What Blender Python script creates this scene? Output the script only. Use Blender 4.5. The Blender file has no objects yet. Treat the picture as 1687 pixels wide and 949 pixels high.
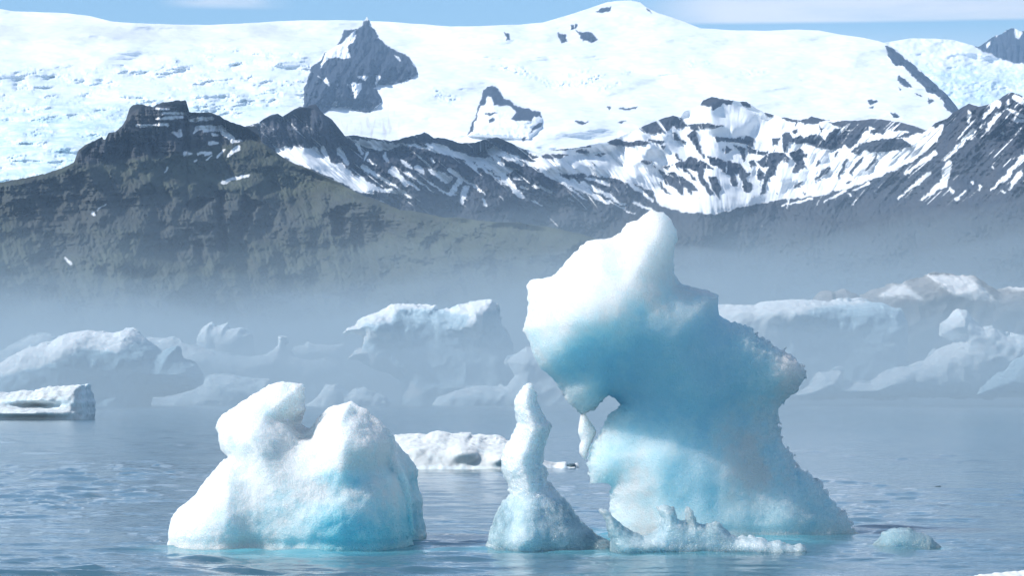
import bpy, math
import numpy as np

# ---------------------------------------------------------------- camera, world, sun, exposure
C = bpy.context.scene.collection
SC = bpy.context.scene
H = 2.15                       # camera height above the lagoon (m)
F = 4784.0                     # focal length in photo pixels (1687 wide)
CX, HY = 843.5, 652.0          # optical axis / horizon row in photo pixels

cam_d = bpy.data.cameras.new('camera')
cam = bpy.data.objects.new('camera', cam_d)
C.objects.link(cam)
cam.location = (0, 0, H)
cam.rotation_euler = (math.pi / 2, 0, 0)
cam_d.sensor_fit = 'HORIZONTAL'
cam_d.sensor_width = 36.0
cam_d.lens = 36.0 * F / 1687.0
cam_d.shift_y = (HY - 474.5) / 1687.0
cam_d.clip_start = 0.5
cam_d.clip_end = 120000
SC.camera = cam

SUN = np.array([-0.72, -0.24, 0.66]); SUN /= np.linalg.norm(SUN)
SUN_EL = math.asin(SUN[2]); SUN_ROT = math.atan2(SUN[0], SUN[1])

w = bpy.data.worlds.new('World'); SC.world = w; w.use_nodes = True
nt = w.node_tree; N = nt.nodes; L = nt.links
N.clear()
out = N.new('ShaderNodeOutputWorld'); bg = N.new('ShaderNodeBackground')
sky = N.new('ShaderNodeTexSky'); sky.sky_type = 'NISHITA'; sky.sun_disc = False
sky.sun_elevation = SUN_EL; sky.sun_rotation = SUN_ROT
sky.air_density = 1.0; sky.dust_density = 0.0; sky.ozone_density = 4.0; sky.altitude = 0
bg.inputs['Strength'].default_value = 0.105
# thin high cloud veils, part of the sky dome
tc = N.new('ShaderNodeTexCoord')
sep = N.new('ShaderNodeSeparateXYZ'); L.new(tc.outputs['Generated'], sep.inputs[0])
mp = N.new('ShaderNodeMapping'); mp.inputs['Scale'].default_value = (9, 9, 70)
L.new(tc.outputs['Generated'], mp.inputs[0])
nz = N.new('ShaderNodeTexNoise'); nz.inputs['Scale'].default_value = 1.0; nz.inputs['Detail'].default_value = 6
nz.inputs['Roughness'].default_value = 0.55
L.new(mp.outputs[0], nz.inputs['Vector'])
def mrange(node_out, a, b, c=0.0, d=1.0, smooth=True):
    m = N.new('ShaderNodeMapRange'); m.interpolation_type = 'SMOOTHSTEP' if smooth else 'LINEAR'
    m.inputs['From Min'].default_value = a; m.inputs['From Max'].default_value = b
    m.inputs['To Min'].default_value = c; m.inputs['To Max'].default_value = d
    L.new(node_out, m.inputs['Value']); return m.outputs[0]
def wmath(op, a, b):
    m = N.new('ShaderNodeMath'); m.operation = op
    for i, v in enumerate((a, b)):
        if isinstance(v, (int, float)): m.inputs[i].default_value = v
        else: L.new(v, m.inputs[i])
    return m.outputs[0]
right = mrange(sep.outputs['X'], 0.035, 0.075)
band = wmath('MULTIPLY', mrange(sep.outputs['Z'], 0.1262, 0.1278), mrange(sep.outputs['Z'], 0.150, 0.137))
veil = wmath('MULTIPLY', wmath('MULTIPLY', right, band), mrange(nz.outputs['Fac'], 0.30, 0.60, 0.35, 1.0))
puff = wmath('MULTIPLY', wmath('MULTIPLY', mrange(sep.outputs['X'], -0.122, -0.100), mrange(sep.outputs['X'], -0.072, -0.092)), mrange(sep.outputs['Z'], 0.1310, 0.1338))
hi = wmath('MAXIMUM', wmath('MULTIPLY', mrange(nz.outputs['Fac'], 0.50, 0.66), mrange(sep.outputs['Z'], 0.134, 0.145)), wmath('MULTIPLY', puff, mrange(nz.outputs['Fac'], 0.36, 0.56)))
low = mrange(sep.outputs['Z'], 0.128, 0.118, 0.0, 0.25)
cl = wmath('MINIMUM', wmath('ADD', wmath('ADD', veil, low), hi), 1.0)
mix = N.new('ShaderNodeMix'); mix.data_type = 'RGBA'
tint = N.new('ShaderNodeMix'); tint.data_type = 'RGBA'; tint.blend_type = 'MULTIPLY'; tint.inputs['Factor'].default_value = 1.0
L.new(sky.outputs[0], tint.inputs['A']); tint.inputs['B'].default_value = (0.86, 1.0, 1.0, 1)
L.new(cl, mix.inputs['Factor']); L.new(tint.outputs['Result'], mix.inputs['A'])
mix.inputs['B'].default_value = (7.2, 7.4, 7.8, 1)
L.new(mix.outputs['Result'], bg.inputs['Color']); L.new(bg.outputs[0], out.inputs['Surface'])

sd = bpy.data.lights.new('sun', 'SUN'); sd.energy = 4.6; sd.angle = math.radians(0.5); sd.color = (1.0, 0.97, 0.93)
so = bpy.data.objects.new('sun', sd); C.objects.link(so)
from mathutils import Vector
so.rotation_euler = Vector(-SUN).to_track_quat('-Z', 'Y').to_euler()
so.location = (-60, -20, 80)

SC.view_settings.view_transform = 'Standard'; SC.view_settings.look = 'None'
SC.view_settings.gamma = 1.0; SC.view_settings.use_curve_mapping = False
SC.view_settings.exposure = 0.36
SC.render.engine = 'CYCLES'
cy = SC.cycles
cy.use_denoising = True
try:
    cy.denoiser = 'OPENIMAGEDENOISE'; cy.denoising_input_passes = 'RGB_ALBEDO_NORMAL'
except Exception: pass
cy.max_bounces = 8; cy.volume_bounces = 1; cy.transmission_bounces = 6; cy.glossy_bounces = 3; cy.diffuse_bounces = 3
cy.caustics_reflective = False; cy.caustics_refractive = False
cy.sample_clamp_indirect = 6.0

# ---------------------------------------------------------------- numpy helpers
def hash3(i, j, k, seed):
    h = (i.astype(np.int64) * 374761393 + j.astype(np.int64) * 668265263 + k.astype(np.int64) * 2147483647 + seed * 974634777) & 0xffffffff
    h = ((h ^ (h >> 13)) * 1274126177) & 0xffffffff
    h = ((h ^ (h >> 16)) * 2246822519) & 0xffffffff
    return h ^ (h >> 15)
def fade(t): return t * t * t * (t * (t * 6 - 15) + 10)
def n2(x, y, seed=0):                                   # 2-D gradient noise, about -1..1
    x = np.asarray(x, np.float64); y = np.asarray(y, np.float64)
    xi = np.floor(x); yi = np.floor(y); fx = x - xi; fy = y - yi
    u = fade(fx); v = fade(fy); z = np.zeros_like(xi)
    def g(a, b):
        ang = hash3(xi + a, yi + b, z, seed) * (2 * math.pi / 4294967296.0)
        return np.cos(ang) * (fx - a) + np.sin(ang) * (fy - b)
    a = g(0, 0) * (1 - u) + g(1, 0) * u
    b = g(0, 1) * (1 - u) + g(1, 1) * u
    return (a * (1 - v) + b * v) * 1.5
def n3(x, y, z, seed=0):                                # 3-D value noise, -1..1
    xi = np.floor(x); yi = np.floor(y); zi = np.floor(z)
    fx = fade(x - xi); fy = fade(y - yi); fz = fade(z - zi)
    def v(a, b, c): return hash3(xi + a, yi + b, zi + c, seed) * (2 / 4294967296.0) - 1
    def lx(b, c): return v(0, b, c) * (1 - fx) + v(1, b, c) * fx
    a = lx(0, 0) * (1 - fy) + lx(1, 0) * fy
    b = lx(0, 1) * (1 - fy) + lx(1, 1) * fy
    return a * (1 - fz) + b * fz
def fbm2(x, y, seed=0, o=4, gain=0.5):
    s = 0; a = 1.0; f = 1.0
    for k in range(o): s = s + a * n2(x * f, y * f, seed + k * 17); a *= gain; f *= 2.03
    return s
def ridge2(x, y, seed=0, o=4, gain=0.5):
    s = 0; a = 1.0; f = 1.0
    for k in range(o): s = s + a * (1 - 2 * np.abs(n2(x * f, y * f, seed + k * 17))); a *= gain; f *= 2.03
    return s * 0.6
def fbm3(p, seed=0, o=4, gain=0.5):
    s = 0; a = 1.0; f = 1.0
    for k in range(o): s = s + a * n3(p[0] * f, p[1] * f, p[2] * f, seed + k * 13); a *= gain; f *= 2.07
    return s
def sstep(a, b, x):
    t = np.clip((x - a) / (b - a), 0, 1); return t * t * (3 - 2 * t)
def crop(x0, y0, s, pts): return [(x0 + a / s, y0 + b / s) for a, b in pts]
TL = lambda p: crop(0, 0, 2.7917, p)
TM = lambda p: crop(500, 0, 2.7917, p)
TR = lambda p: crop(1087, 0, 2.7917, p)
ML = lambda p: crop(0, 280, 2.7917, p)
def pdist(px, py, poly):                                # signed distance to a polygon, positive inside
    P = np.array(poly, float); Q = np.roll(P, -1, 0)
    best = np.full(px.shape, 1e18); ins = np.zeros(px.shape, bool)
    for (ax, ay), (bx, by) in zip(P, Q):
        ex, ey = bx - ax, by - ay; l2 = ex * ex + ey * ey + 1e-12
        t = np.clip(((px - ax) * ex + (py - ay) * ey) / l2, 0, 1)
        best = np.minimum(best, (px - ax - t * ex) ** 2 + (py - ay - t * ey) ** 2)
        if ay != by:
            c = (ay > py) != (by > py)
            ins ^= c & (px < (bx - ax) * (py - ay) / (by - ay) + ax)
    return np.where(ins, 1, -1) * np.sqrt(best)
def polys(px, py, lst, pad=12):                         # max of the signed distances, bbox limited
    r = np.full(px.shape, -float(pad))
    for poly in lst:
        P = np.array(poly)
        m = (px > P[:, 0].min() - pad) & (px < P[:, 0].max() + pad) & (py > P[:, 1].min() - pad) & (py < P[:, 1].max() + pad)
        if m.any(): r[m] = np.maximum(r[m], pdist(px[m], py[m], poly))
    return r
def strokes(px, py, lst, pad=12):                       # tapered thick lines (x0,y0,x1,y1,w0,w1)
    r = np.full(px.shape, -float(pad))
    for x0, y0, x1, y1, w0, w1 in lst:
        q = pad + max(w0, w1)
        m = (px > min(x0, x1) - q) & (px < max(x0, x1) + q) & (py > min(y0, y1) - q) & (py < max(y0, y1) + q)
        if not m.any(): continue
        ex, ey = x1 - x0, y1 - y0; l2 = ex * ex + ey * ey + 1e-9
        t = np.clip(((px[m] - x0) * ex + (py[m] - y0) * ey) / l2, 0, 1)
        d = np.hypot(px[m] - x0 - t * ex, py[m] - y0 - t * ey)
        r[m] = np.maximum(r[m], (w0 + (w1 - w0) * t) / 2 - d)
    return r
def interp(pts, x):
    p = np.array(pts, float); return np.interp(x, p[:, 0], p[:, 1])
def sinterp(pts, x, w=120):                             # the same, rounded off at the knots
    g = np.arange(-600, 2600, 4.0); v = interp(pts, g); n = int(w / 4)
    ker = np.hanning(2 * n + 3); ker /= ker.sum()
    v = np.convolve(np.pad(v, n + 1, mode='edge'), ker, mode='valid')
    return np.interp(x, g, v)

# ---------------------------------------------------------------- mesh + material helpers
def mesh_from(name, co, quads, mat, parent=None, smooth=True, attrs=None):
    me = bpy.data.meshes.new(name)
    nv, nf = len(co), len(quads)
    me.vertices.add(nv); me.vertices.foreach_set('co', np.ascontiguousarray(co, np.float32).ravel())
    me.loops.add(nf * 4); me.loops.foreach_set('vertex_index', np.ascontiguousarray(quads, np.int32).ravel())
    me.polygons.add(nf); me.polygons.foreach_set('loop_start', np.arange(0, nf * 4, 4, dtype=np.int32))
    me.polygons.foreach_set('use_smooth', np.full(nf, smooth, bool))
    me.update(calc_edges=True)
    for k, v in (attrs or {}).items():
        a = me.attributes.new(k, 'FLOAT', 'POINT'); a.data.foreach_set('value', np.ascontiguousarray(v, np.float32).ravel())
    me.materials.append(mat)
    o = bpy.data.objects.new(name, me); C.objects.link(o)
    if parent: o.parent = parent
    return o
def tag(o, label=None, cat=None, group=None, kind=None):
    if label: o['label'] = label
    if cat: o['category'] = cat
    if group: o['group'] = group
    if kind: o['kind'] = kind
    return o
def new_mat(name):
    m = bpy.data.materials.new(name); m.use_nodes = True
    t = m.node_tree; b = t.nodes['Principled BSDF']
    return m, t, b
def nd(t, kind, **kw):
    n = t.nodes.new(kind)
    for k, v in kw.items():
        if k in n.inputs.keys(): n.inputs[k].default_value = v
        else: setattr(n, k, v)
    return n
def attr(t, name):
    n = t.nodes.new('ShaderNodeAttribute'); n.attribute_name = name; return n.outputs['Fac']
def mixc(t, fac, a, b, blend='MIX'):
    n = t.nodes.new('ShaderNodeMix'); n.data_type = 'RGBA'; n.blend_type = blend
    for key, v in (('Factor', fac), ('A', a), ('B', b)):
        if isinstance(v, (int, float)): n.inputs[key].default_value = v
        elif isinstance(v, tuple): n.inputs[key].default_value = (*v, 1)
        else: t.links.new(v, n.inputs[key])
    return n.outputs['Result']
def mr(t, v, a, b, c=0.0, d=1.0):
    n = t.nodes.new('ShaderNodeMapRange')
    n.inputs['From Min'].default_value = a; n.inputs['From Max'].default_value = b
    n.inputs['To Min'].default_value = c; n.inputs['To Max'].default_value = d
    t.links.new(v, n.inputs['Value']); return n.outputs[0]
def noise(t, scale, detail=4, vec=None, rough=0.5):
    n = t.nodes.new('ShaderNodeTexNoise'); n.inputs['Scale'].default_value = scale
    n.inputs['Detail'].default_value = detail; n.inputs['Roughness'].default_value = rough
    if vec is None:
        g = t.nodes.new('ShaderNodeTexCoord'); vec = g.outputs['Object']
    t.links.new(vec, n.inputs['Vector']); return n.outputs['Fac']

# ---------------------------------------------------------------- terrain
def terrain_mat(name, rock, rock2, turf):
    m, t, b = new_mat(name)
    n1 = noise(t, 0.012, 6); n2_ = noise(t, 0.05, 4)
    rc = mixc(t, mr(t, n1, 0.35, 0.65), rock, rock2)
    rc = mixc(t, mr(t, n2_, 0.4, 0.7, 0.0, 0.6), rc, tuple(x * 0.6 for x in rock))
    tn = mixc(t, mr(t, n1, 0.35, 0.6), turf, tuple(x * 0.65 for x in turf))
    tn = mixc(t, mr(t, n2_, 0.45, 0.7, 0, 0.5), tn, rock2)
    col = mixc(t, attr(t, 'turf'), rc, tn)
    sn = mixc(t, mr(t, noise(t, 0.02, 5), 0.42, 0.62), (0.84, 0.86, 0.88), (0.77, 0.80, 0.83))
    sn = mixc(t, attr(t, 'dirt_and_shade'), sn, (0.50, 0.46, 0.42))  # real dirt, plus the grey shade band painted on the ice cap
    iw = mixc(t, mr(t, noise(t, 0.035, 6, rough=0.7), 0.44, 0.60, 0, 0.55), (0.83, 0.88, 0.90), (0.48, 0.64, 0.72))
    ice = mixc(t, mr(t, noise(t, 0.008, 8, rough=0.72), 0.42, 0.60), iw, (0.50, 0.66, 0.73))
    sn = mixc(t, attr(t, 'icefall'), sn, ice)
    col = mixc(t, attr(t, 'snow'), col, sn)
    t.links.new(col, b.inputs['Base Color'])
    b.inputs['Roughness'].default_value = 0.9; b.inputs['Specular IOR Level'].default_value = 0.1
    return m

def sheet(name, label, x0, x1, ridge, y1, depth_fn, mask_fn, mat, step=1.25, back=900):
    """a slope: columns run across, rows climb from its foot to the ridge, each vertex at its own
    distance; behind the ridge the ground falls away again"""
    xs = np.arange(x0, x1 + step, step)
    ry = ridge(xs)
    nr = int((y1 - ry.min()) / step)
    v = np.linspace(0, 1, nr)
    px = np.repeat(xs[None, :], nr, 0); py = y1 + (ry[None, :] - y1) * v[:, None]
    ker = np.hanning(2 * int(45 / step) + 3); ker /= ker.sum()
    rs = np.convolve(np.pad(ry, len(ker) // 2, mode='edge'), ker, mode='valid')
    d = depth_fn(px, py, np.repeat(rs[None, :], nr, 0))
    A = mask_fn(px, py)
    X = (px - CX) / F * d; Y = d; Z = H + (HY - py) / F * d
    co = np.stack([X, Y, Z], -1)
    b1 = co[-1].copy(); b1[:, 1] += back * 0.4; b1[:, 2] -= back * 0.12
    b2 = co[-1].copy(); b2[:, 1] += back; b2[:, 2] -= back * 0.6
    co = np.concatenate([co, b1[None], b2[None]], 0)
    A = {k: np.concatenate([a, a[-1:], a[-1:]], 0) for k, a in A.items()}
    R, K = co.shape[:2]
    idx = np.arange(R * K).reshape(R, K)
    q = np.stack([idx[:-1, :-1], idx[:-1, 1:], idx[1:, 1:], idx[1:, :-1]], -1).reshape(-1, 4)
    o = mesh_from(name, co.reshape(-1, 3), q, mat, attrs={k: a.ravel() for k, a in A.items()})
    tag(o, label=label, kind='structure')
    return o

def warp(px, py, a=2.2, s=0):
    return (px + a * fbm2(px / 13, py / 13, 301 + s, 3), py + a * fbm2(px / 13 + 50, py / 13, 331 + s, 3))
Z0 = lambda px: np.zeros_like(px)

M_back = terrain_mat('glacier_and_cliffs', (0.024, 0.034, 0.054), (0.046, 0.054, 0.072), (0.06, 0.06, 0.04))  # rock tones here and in the next material have distance-haze blue mixed in
M_mid = terrain_mat('basalt_and_snow', (0.040, 0.050, 0.070), (0.066, 0.070, 0.082), (0.070, 0.070, 0.062))
M_front = terrain_mat('mossy_slope', (0.050, 0.058, 0.070), (0.074, 0.075, 0.075), (0.078, 0.091, 0.068))

# --- far dome and far peak on the right
far_ridge_pts = [(1100, 120), (1400, 90), (1455, 70), (1500, 62.5), (1540, 63), (1570, 65), (1592, 71), (1612, 77), (1622, 70), (1635, 61), (1640, 58), (1650, 56),
                 (1658, 49), (1665, 46.5), (1673, 46), (1680, 51), (1700, 49), (1740, 60), (1850, 95), (2000, 120)]
rock_far = [TR([(1450, 213), (1500, 185), (1540, 165), (1580, 145), (1620, 125), (1690, 130), (1800, 150), (1800, 320), (1675, 292), (1640, 290), (1560, 265), (1490, 235)])]
snow_far = [TR([(1500, 205), (1515, 190), (1520, 205), (1505, 222)]), TR([(1630, 130), (1655, 128), (1668, 150), (1650, 180), (1635, 170)]), TR([(1535, 160), (1560, 158), (1550, 168)])]
def far_ridge(x): return interp(far_ridge_pts, x) + 1.2 * fbm2(x / 9, x * 0, 5, 3) * sstep(1612, 1630, x)
def far_depth(px, py, ry):
    d = 17500 - (py - 65) * 3.66 * 2.4
    rk = polys(px, py, rock_far, 40)
    d += 60 * fbm2(px / 60, py / 30, 11, 4) * (rk < 0) + (rk > 0) * (-1.2 * 25 * np.clip(rk, 0, 30) / 8 + 45 * ridge2(px / 12, py / 40, 3, 4))
    ic = sstep(95, 125, py + 10 * fbm2(px / 40, py / 20, 8))
    d += ic * 9 * fbm2(px / 7, py / 4, 21, 4)
    d += -70 * np.exp(-((py - (84 + (px - 1590) * 0.18 * np.sign(px - 1590))) / 5) ** 2) * sstep(1530, 1570, px) * sstep(1660, 1610, px)
    return d
def far_mask(px, py):
    wx, wy = warp(px, py, 1.5)
    rk = sstep(-0.8, 0.8, np.minimum(polys(wx, wy, rock_far), -polys(wx, wy, snow_far)))
    ic = sstep(98, 120, py + 8 * fbm2(px / 40, py / 20, 8)) * 0.9
    return dict(snow=1 - rk, icefall=ic * (1 - rk), dirt_and_shade=Z0(px), turf=Z0(px))
sheet('mountain', 'far snow dome with a dark bare rock peak at its right, beyond the ice cap', 1120, 2000, far_ridge, 320, far_depth, far_mask, M_back, step=1.3)

# --- the ice cap, its icefall and the dark nunatak
cap_pts = [(-260, -10), (-80, -4), (0, 14), (25, 18), (42, 18.5), (110, 21), (150, 26), (185, 35), (225, 37.5), (280, 39.5), (340, 40.5), (400, 38), (450, 35), (490, 33),
           (560, 32.5), (590, 33), (640, 35), (690, 39), (745, 43), (800, 42), (850, 40), (895, 36.5), (920, 29), (950, 20), (980, 10), (1000, 3), (1018, 0.5), (1040, 0),
           (1055, 3), (1066, 12), (1085, 21), (1105, 27), (1130, 36), (1155, 46), (1200, 49), (1260, 50), (1315, 48), (1350, 49.5), (1385, 56), (1425, 62), (1448, 67),
           (1460, 71), (1475, 81), (1500, 101), (1520, 119), (1540, 137), (1560, 155), (1580, 180), (1620, 215), (1700, 270), (1900, 340)]
nunatak = TM([(0, 490), (0, 420), (20, 360), (40, 310), (75, 275), (100, 240), (150, 215), (165, 200), (185, 140), (235, 132), (250, 130), (270, 120), (283, 92), (300, 92), (300, 120),
              (320, 130), (345, 175), (380, 210), (430, 235), (460, 245), (490, 270), (510, 300), (525, 340), (500, 355), (440, 375), (400, 385), (345, 380), (325, 400), (350, 440),
              (360, 465), (340, 490), (300, 515), (260, 510), (220, 495), (140, 485), (90, 520), (20, 560), (0, 580), (-30, 560)])
nun_snow = [TM(p) for p in ([(240, 130), (245, 175), (205, 215), (218, 265), (190, 275), (150, 260), (110, 270), (90, 300), (80, 320), (78, 290), (100, 240), (130, 210), (165, 205), (200, 170)],
            [(245, 345), (300, 350), (285, 370), (255, 362)], [(200, 385), (265, 380), (270, 410), (240, 455), (225, 430)], [(60, 340), (110, 360), (125, 400), (90, 375)],
            [(330, 345), (355, 350), (350, 390), (330, 385)], [(413, 250), (440, 258), (450, 278), (430, 275)], [(135, 460), (155, 462), (155, 485), (130, 482)], [(140, 380), (165, 370), (150, 410)])]
cap_rock = [TM(p) for p in ([(1348, 48), (1370, 38), (1415, 32), (1410, 48), (1370, 60)], [(1172, 150), (1205, 160), (1208, 188), (1190, 195), (1178, 178)], [(1228, 112), (1240, 115), (1245, 128), (1230, 135)],
            [(1250, 110), (1262, 112), (1258, 128), (1248, 126)], [(1255, 138), (1290, 150), (1320, 148), (1350, 180), (1330, 195), (1290, 185), (1275, 165)], [(925, 150), (945, 152), (948, 178), (934, 180)],
            [(1575, 40), (1600, 55), (1580, 48)], [(1250, 558), (1285, 555), (1310, 562), (1280, 568)], [(1395, 492), (1408, 494), (1404, 504)], [(1455, 498), (1530, 488), (1525, 496), (1470, 503)], [(1445, 560), (1480, 557), (1465, 564)])]
cap_rock += [TR(p) for p in ([(958, 465), (970, 455), (998, 465), (970, 480)], [(1065, 518), (1085, 515), (1098, 535), (1075, 535)], [(960, 492), (985, 486), (975, 496)],
             [(1038, 208), (1060, 215), (1100, 245), (1150, 285), (1200, 330), (1250, 370), (1290, 410), (1330, 430), (1360, 475), (1400, 530), (1345, 515), (1305, 495), (1310, 470), (1265, 425),
              (1240, 425), (1215, 395), (1160, 345), (1120, 300), (1090, 300), (1075, 285), (1045, 262), (1050, 235)],
             [(1100, 345), (1130, 370), (1165, 405), (1140, 400), (1095, 370)], [(1175, 425), (1205, 442), (1180, 434)], [(1235, 455), (1258, 465), (1240, 474)], [(1100, 405), (1112, 410), (1104, 415)])]
fang_rock = [TM([(755, 620), (765, 590), (800, 520), (825, 430), (845, 400), (880, 396), (905, 425), (918, 455), (960, 472), (1000, 490), (1080, 515), (1098, 540), (1060, 530), (1040, 555), (1000, 555), (955, 550),
                (985, 515), (960, 490), (910, 480), (880, 480), (870, 450), (845, 440), (830, 475), (815, 480), (790, 550), (775, 600)]), TM([(1050, 600), (1065, 575), (1095, 565), (1090, 585), (1040, 612)]),
             TM([(850, 550), (880, 545), (870, 562), (855, 565)]), TM([(1005, 640), (1025, 632), (1015, 650)]), TM([(835, 525), (890, 520), (860, 532)])]
fang_body = TM([(755, 625), (790, 560), (815, 490), (830, 420), (845, 398), (880, 394), (905, 420), (918, 452), (1000, 486), (1085, 512), (1100, 545), (1095, 590), (1040, 640), (900, 640)])
fall_zone = [TL([(-300, 300), (0, 290), (180, 290), (420, 310), (640, 300), (800, 240), (1000, 215), (1300, 210), (1480, 230), (1500, 300), (1400, 480), (1250, 540), (1000, 560), (600, 900), (-300, 1000)])]
grey_firn = [TM([(890, 310), (1000, 315), (1060, 340), (1150, 375), (1260, 380), (1330, 350), (1400, 340), (1320, 385), (1250, 400), (1130, 395), (1040, 355)]), TM([(600, 400), (640, 420), (630, 445), (605, 440)]),
             TM([(630, 460), (680, 440), (720, 450), (680, 475)]), TM([(1200, 340), (1330, 315), (1310, 330), (1220, 350)]), TM([(1350, 405), (1460, 375), (1380, 412)]),
             TM([(1450, 335), (1520, 325), (1500, 338)]), TR([(115, 285), (160, 280), (150, 305), (120, 305)]), TR([(195, 280), (235, 280), (230, 298), (200, 298)]), TR([(380, 330), (420, 325), (500, 330), (440, 335)])]
tan_apron = [TM([(150, 545), (300, 520), (370, 470), (440, 470), (450, 560), (430, 640), (300, 640), (200, 610)])]
def cap_ridge(x):
    return interp(cap_pts, x) + 0.5 * fbm2(x / 40, x * 0, 5, 2) + 0.8 * fbm2(x / 8, x * 0, 9, 3) * sstep(1465, 1480, x) - 7 * np.exp(-((x - 604.5) / 2.2) ** 2)
def cap_depth(px, py, ry):
    d = 13200 - (py - 20) * 2.7 * 4.0
    d = np.maximum(d, 9300 + (300 - py) * 2)
    d += 130 * fbm2(px / 260, py / 70, 40, 3) + 24 * fbm2(px / 80, py / 16, 44, 4)
    wx, wy = warp(px, py, 3)
    ic = sstep(-8, 14, polys(wx, wy, fall_zone, 30))
    d += ic * (0.12 + 0.95 * sstep(-0.5, 0.7, fbm2(px / 45, py / 22, 53, 4))) * (14 * ridge2(px / 30, py / 7, 57, 3) + 10 * fbm2(px / 8, py / 4, 51, 5, 0.75) + 60 * fbm2(px / 60, py / 18, 52, 3))
    nk = polys(px, py, [nunatak], 60)
    inn = np.clip(nk, 0, 60)
    d -= 420 * np.sqrt(inn / 60.0)
    d += (nk > 0) * np.clip(nk / 6, 0, 1) * (115 * ridge2((px + 0.25 * py) / 26, py / 60, 61, 5) + 30 * fbm2(px / 9, py / 9, 62, 3))
    fb = polys(px, py, [fang_body], 40); d -= 130 * np.sqrt(np.clip(fb, 0, 30) / 30) - (fb > 0) * 7 * fbm2(px / 8, py / 8, 71, 3)
    rk = polys(px, py, cap_rock, 10); d -= 6 * np.clip(rk, 0, 9) - (rk > 0) * 12 * fbm2(px / 4, py / 4, 81, 3)
    gf = polys(wx, wy, grey_firn, 12); d += sstep(-6, 6, gf) * 22 * fbm2(px / 7, py / 4, 91, 3)
    return d
def cap_mask(px, py):
    wx, wy = warp(px, py, 2.4)
    nk = np.minimum(polys(wx, wy, [nunatak]), -polys(wx, wy, nun_snow))
    rk = np.maximum(np.maximum(nk, polys(wx, wy, cap_rock)), polys(wx, wy, fang_rock))
    rk = rk + 0.7 + 0.9 * fbm2(px / 3, py / 3, 99, 2)
    wx2, wy2 = warp(px, py, 6)
    ic = sstep(-10, 16, polys(wx2, wy2, fall_zone, 30)) * (0.35 + 0.75 * sstep(120, 230, py))
    ic = np.maximum(ic, 0.55 * sstep(-5, 4, polys(wx2, wy2, grey_firn) + 4 * fbm2(px / 6, py / 3, 95)))
    dirt_and_shade = sstep(-4, 8, polys(wx, wy, tan_apron)) * sstep(0.05, 0.9, fbm2(px / 7, py / 28, 97, 3)) * 0.55
    grey = sstep(34, 46, py) * sstep(78, 62, py + 4 * fbm2(px / 60, py / 10, 98)) * sstep(560, 420, px) * 0.3  # band of cloud shadow and haze on the upper left snow, painted grey
    return dict(snow=1 - sstep(-0.7, 0.7, rk), icefall=np.clip(ic, 0, 1), dirt_and_shade=np.clip(dirt_and_shade + grey, 0, 1), turf=Z0(px))
sheet('glacier', 'wide white ice cap with a crevassed icefall and a dark rocky peak standing out of it', -260, 1760, cap_ridge, 350, cap_depth, cap_mask, M_back, back=2500)

# --- middle massif: crag, snow-streaked slope, snowy bowl, right-hand ridge
mid_pts = TL([(1130, 582), (1180, 565), (1200, 555), (1240, 530), (1275, 520), (1300, 535), (1330, 515), (1380, 488), (1410, 495), (1430, 480), (1450, 476), (1475, 510), (1500, 530), (1530, 552), (1560, 590)]) + \
          TM([(190, 625), (230, 620), (300, 632), (400, 648), (440, 640), (490, 625), (530, 618), (555, 606), (600, 632), (650, 635), (720, 658), (790, 655), (830, 640), (890, 630), (940, 650), (1000, 680), (1075, 700),
              (1130, 690), (1250, 680), (1400, 650), (1450, 630), (1560, 580), (1640, 548)]) + \
          TR([(0, 548), (60, 530), (95, 540), (115, 505), (180, 490), (200, 460), (240, 443), (330, 460), (400, 468), (450, 500), (490, 518), (560, 538), (650, 552), (700, 535), (760, 550), (880, 555), (1000, 545), (1100, 560),
              (1180, 580), (1230, 600), (1270, 562), (1320, 545), (1350, 515), (1380, 500), (1420, 475), (1470, 490), (1520, 475), (1560, 455), (1600, 428), (1625, 425), (1650, 432), (1690, 450), (1800, 430), (2000, 330), (2300, 420)])
mid_pts = [(-300, 420), (300, 300), (400, 215)] + mid_pts
bowl = [TM([(190, 620), (300, 640), (420, 655), (520, 665), (600, 655), (700, 690), (760, 715), (850, 730), (930, 745), (985, 650), (1030, 640), (1250, 640), (1420, 615), (1640, 530)]) +
        TR([(0, 505), (110, 470), (200, 415), (450, 450), (560, 505), (860, 520), (1100, 525), (1225, 575), (1285, 585), (1290, 620), (1240, 680), (1190, 720), (1110, 770), (1050, 795), (960, 830), (850, 870), (700, 905), (550, 918), (400, 948), (250, 985), (100, 975), (0, 945)]) +
        TM([(1600, 880), (1500, 830), (1300, 800), (1180, 800), (1100, 780), (1040, 760), (960, 790), (900, 800), (840, 760), (740, 735), (640, 710), (560, 682), (450, 672), (400, 692), (330, 690), (250, 655)])]
tongue = [TL([(1235, 640), (1270, 680), (1370, 675), (1400, 690), (1480, 730), (1560, 800), (1680, 845), (1720, 890), (1650, 885), (1560, 835), (1440, 780), (1330, 740), (1280, 710)]),
          TM([(0, 680), (60, 675), (110, 745), (180, 750), (230, 800), (330, 850), (350, 880), (260, 882), (150, 830), (60, 775), (0, 762)]), TM([(330, 860), (400, 870), (470, 880), (500, 915), (440, 890), (360, 882)])]
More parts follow.
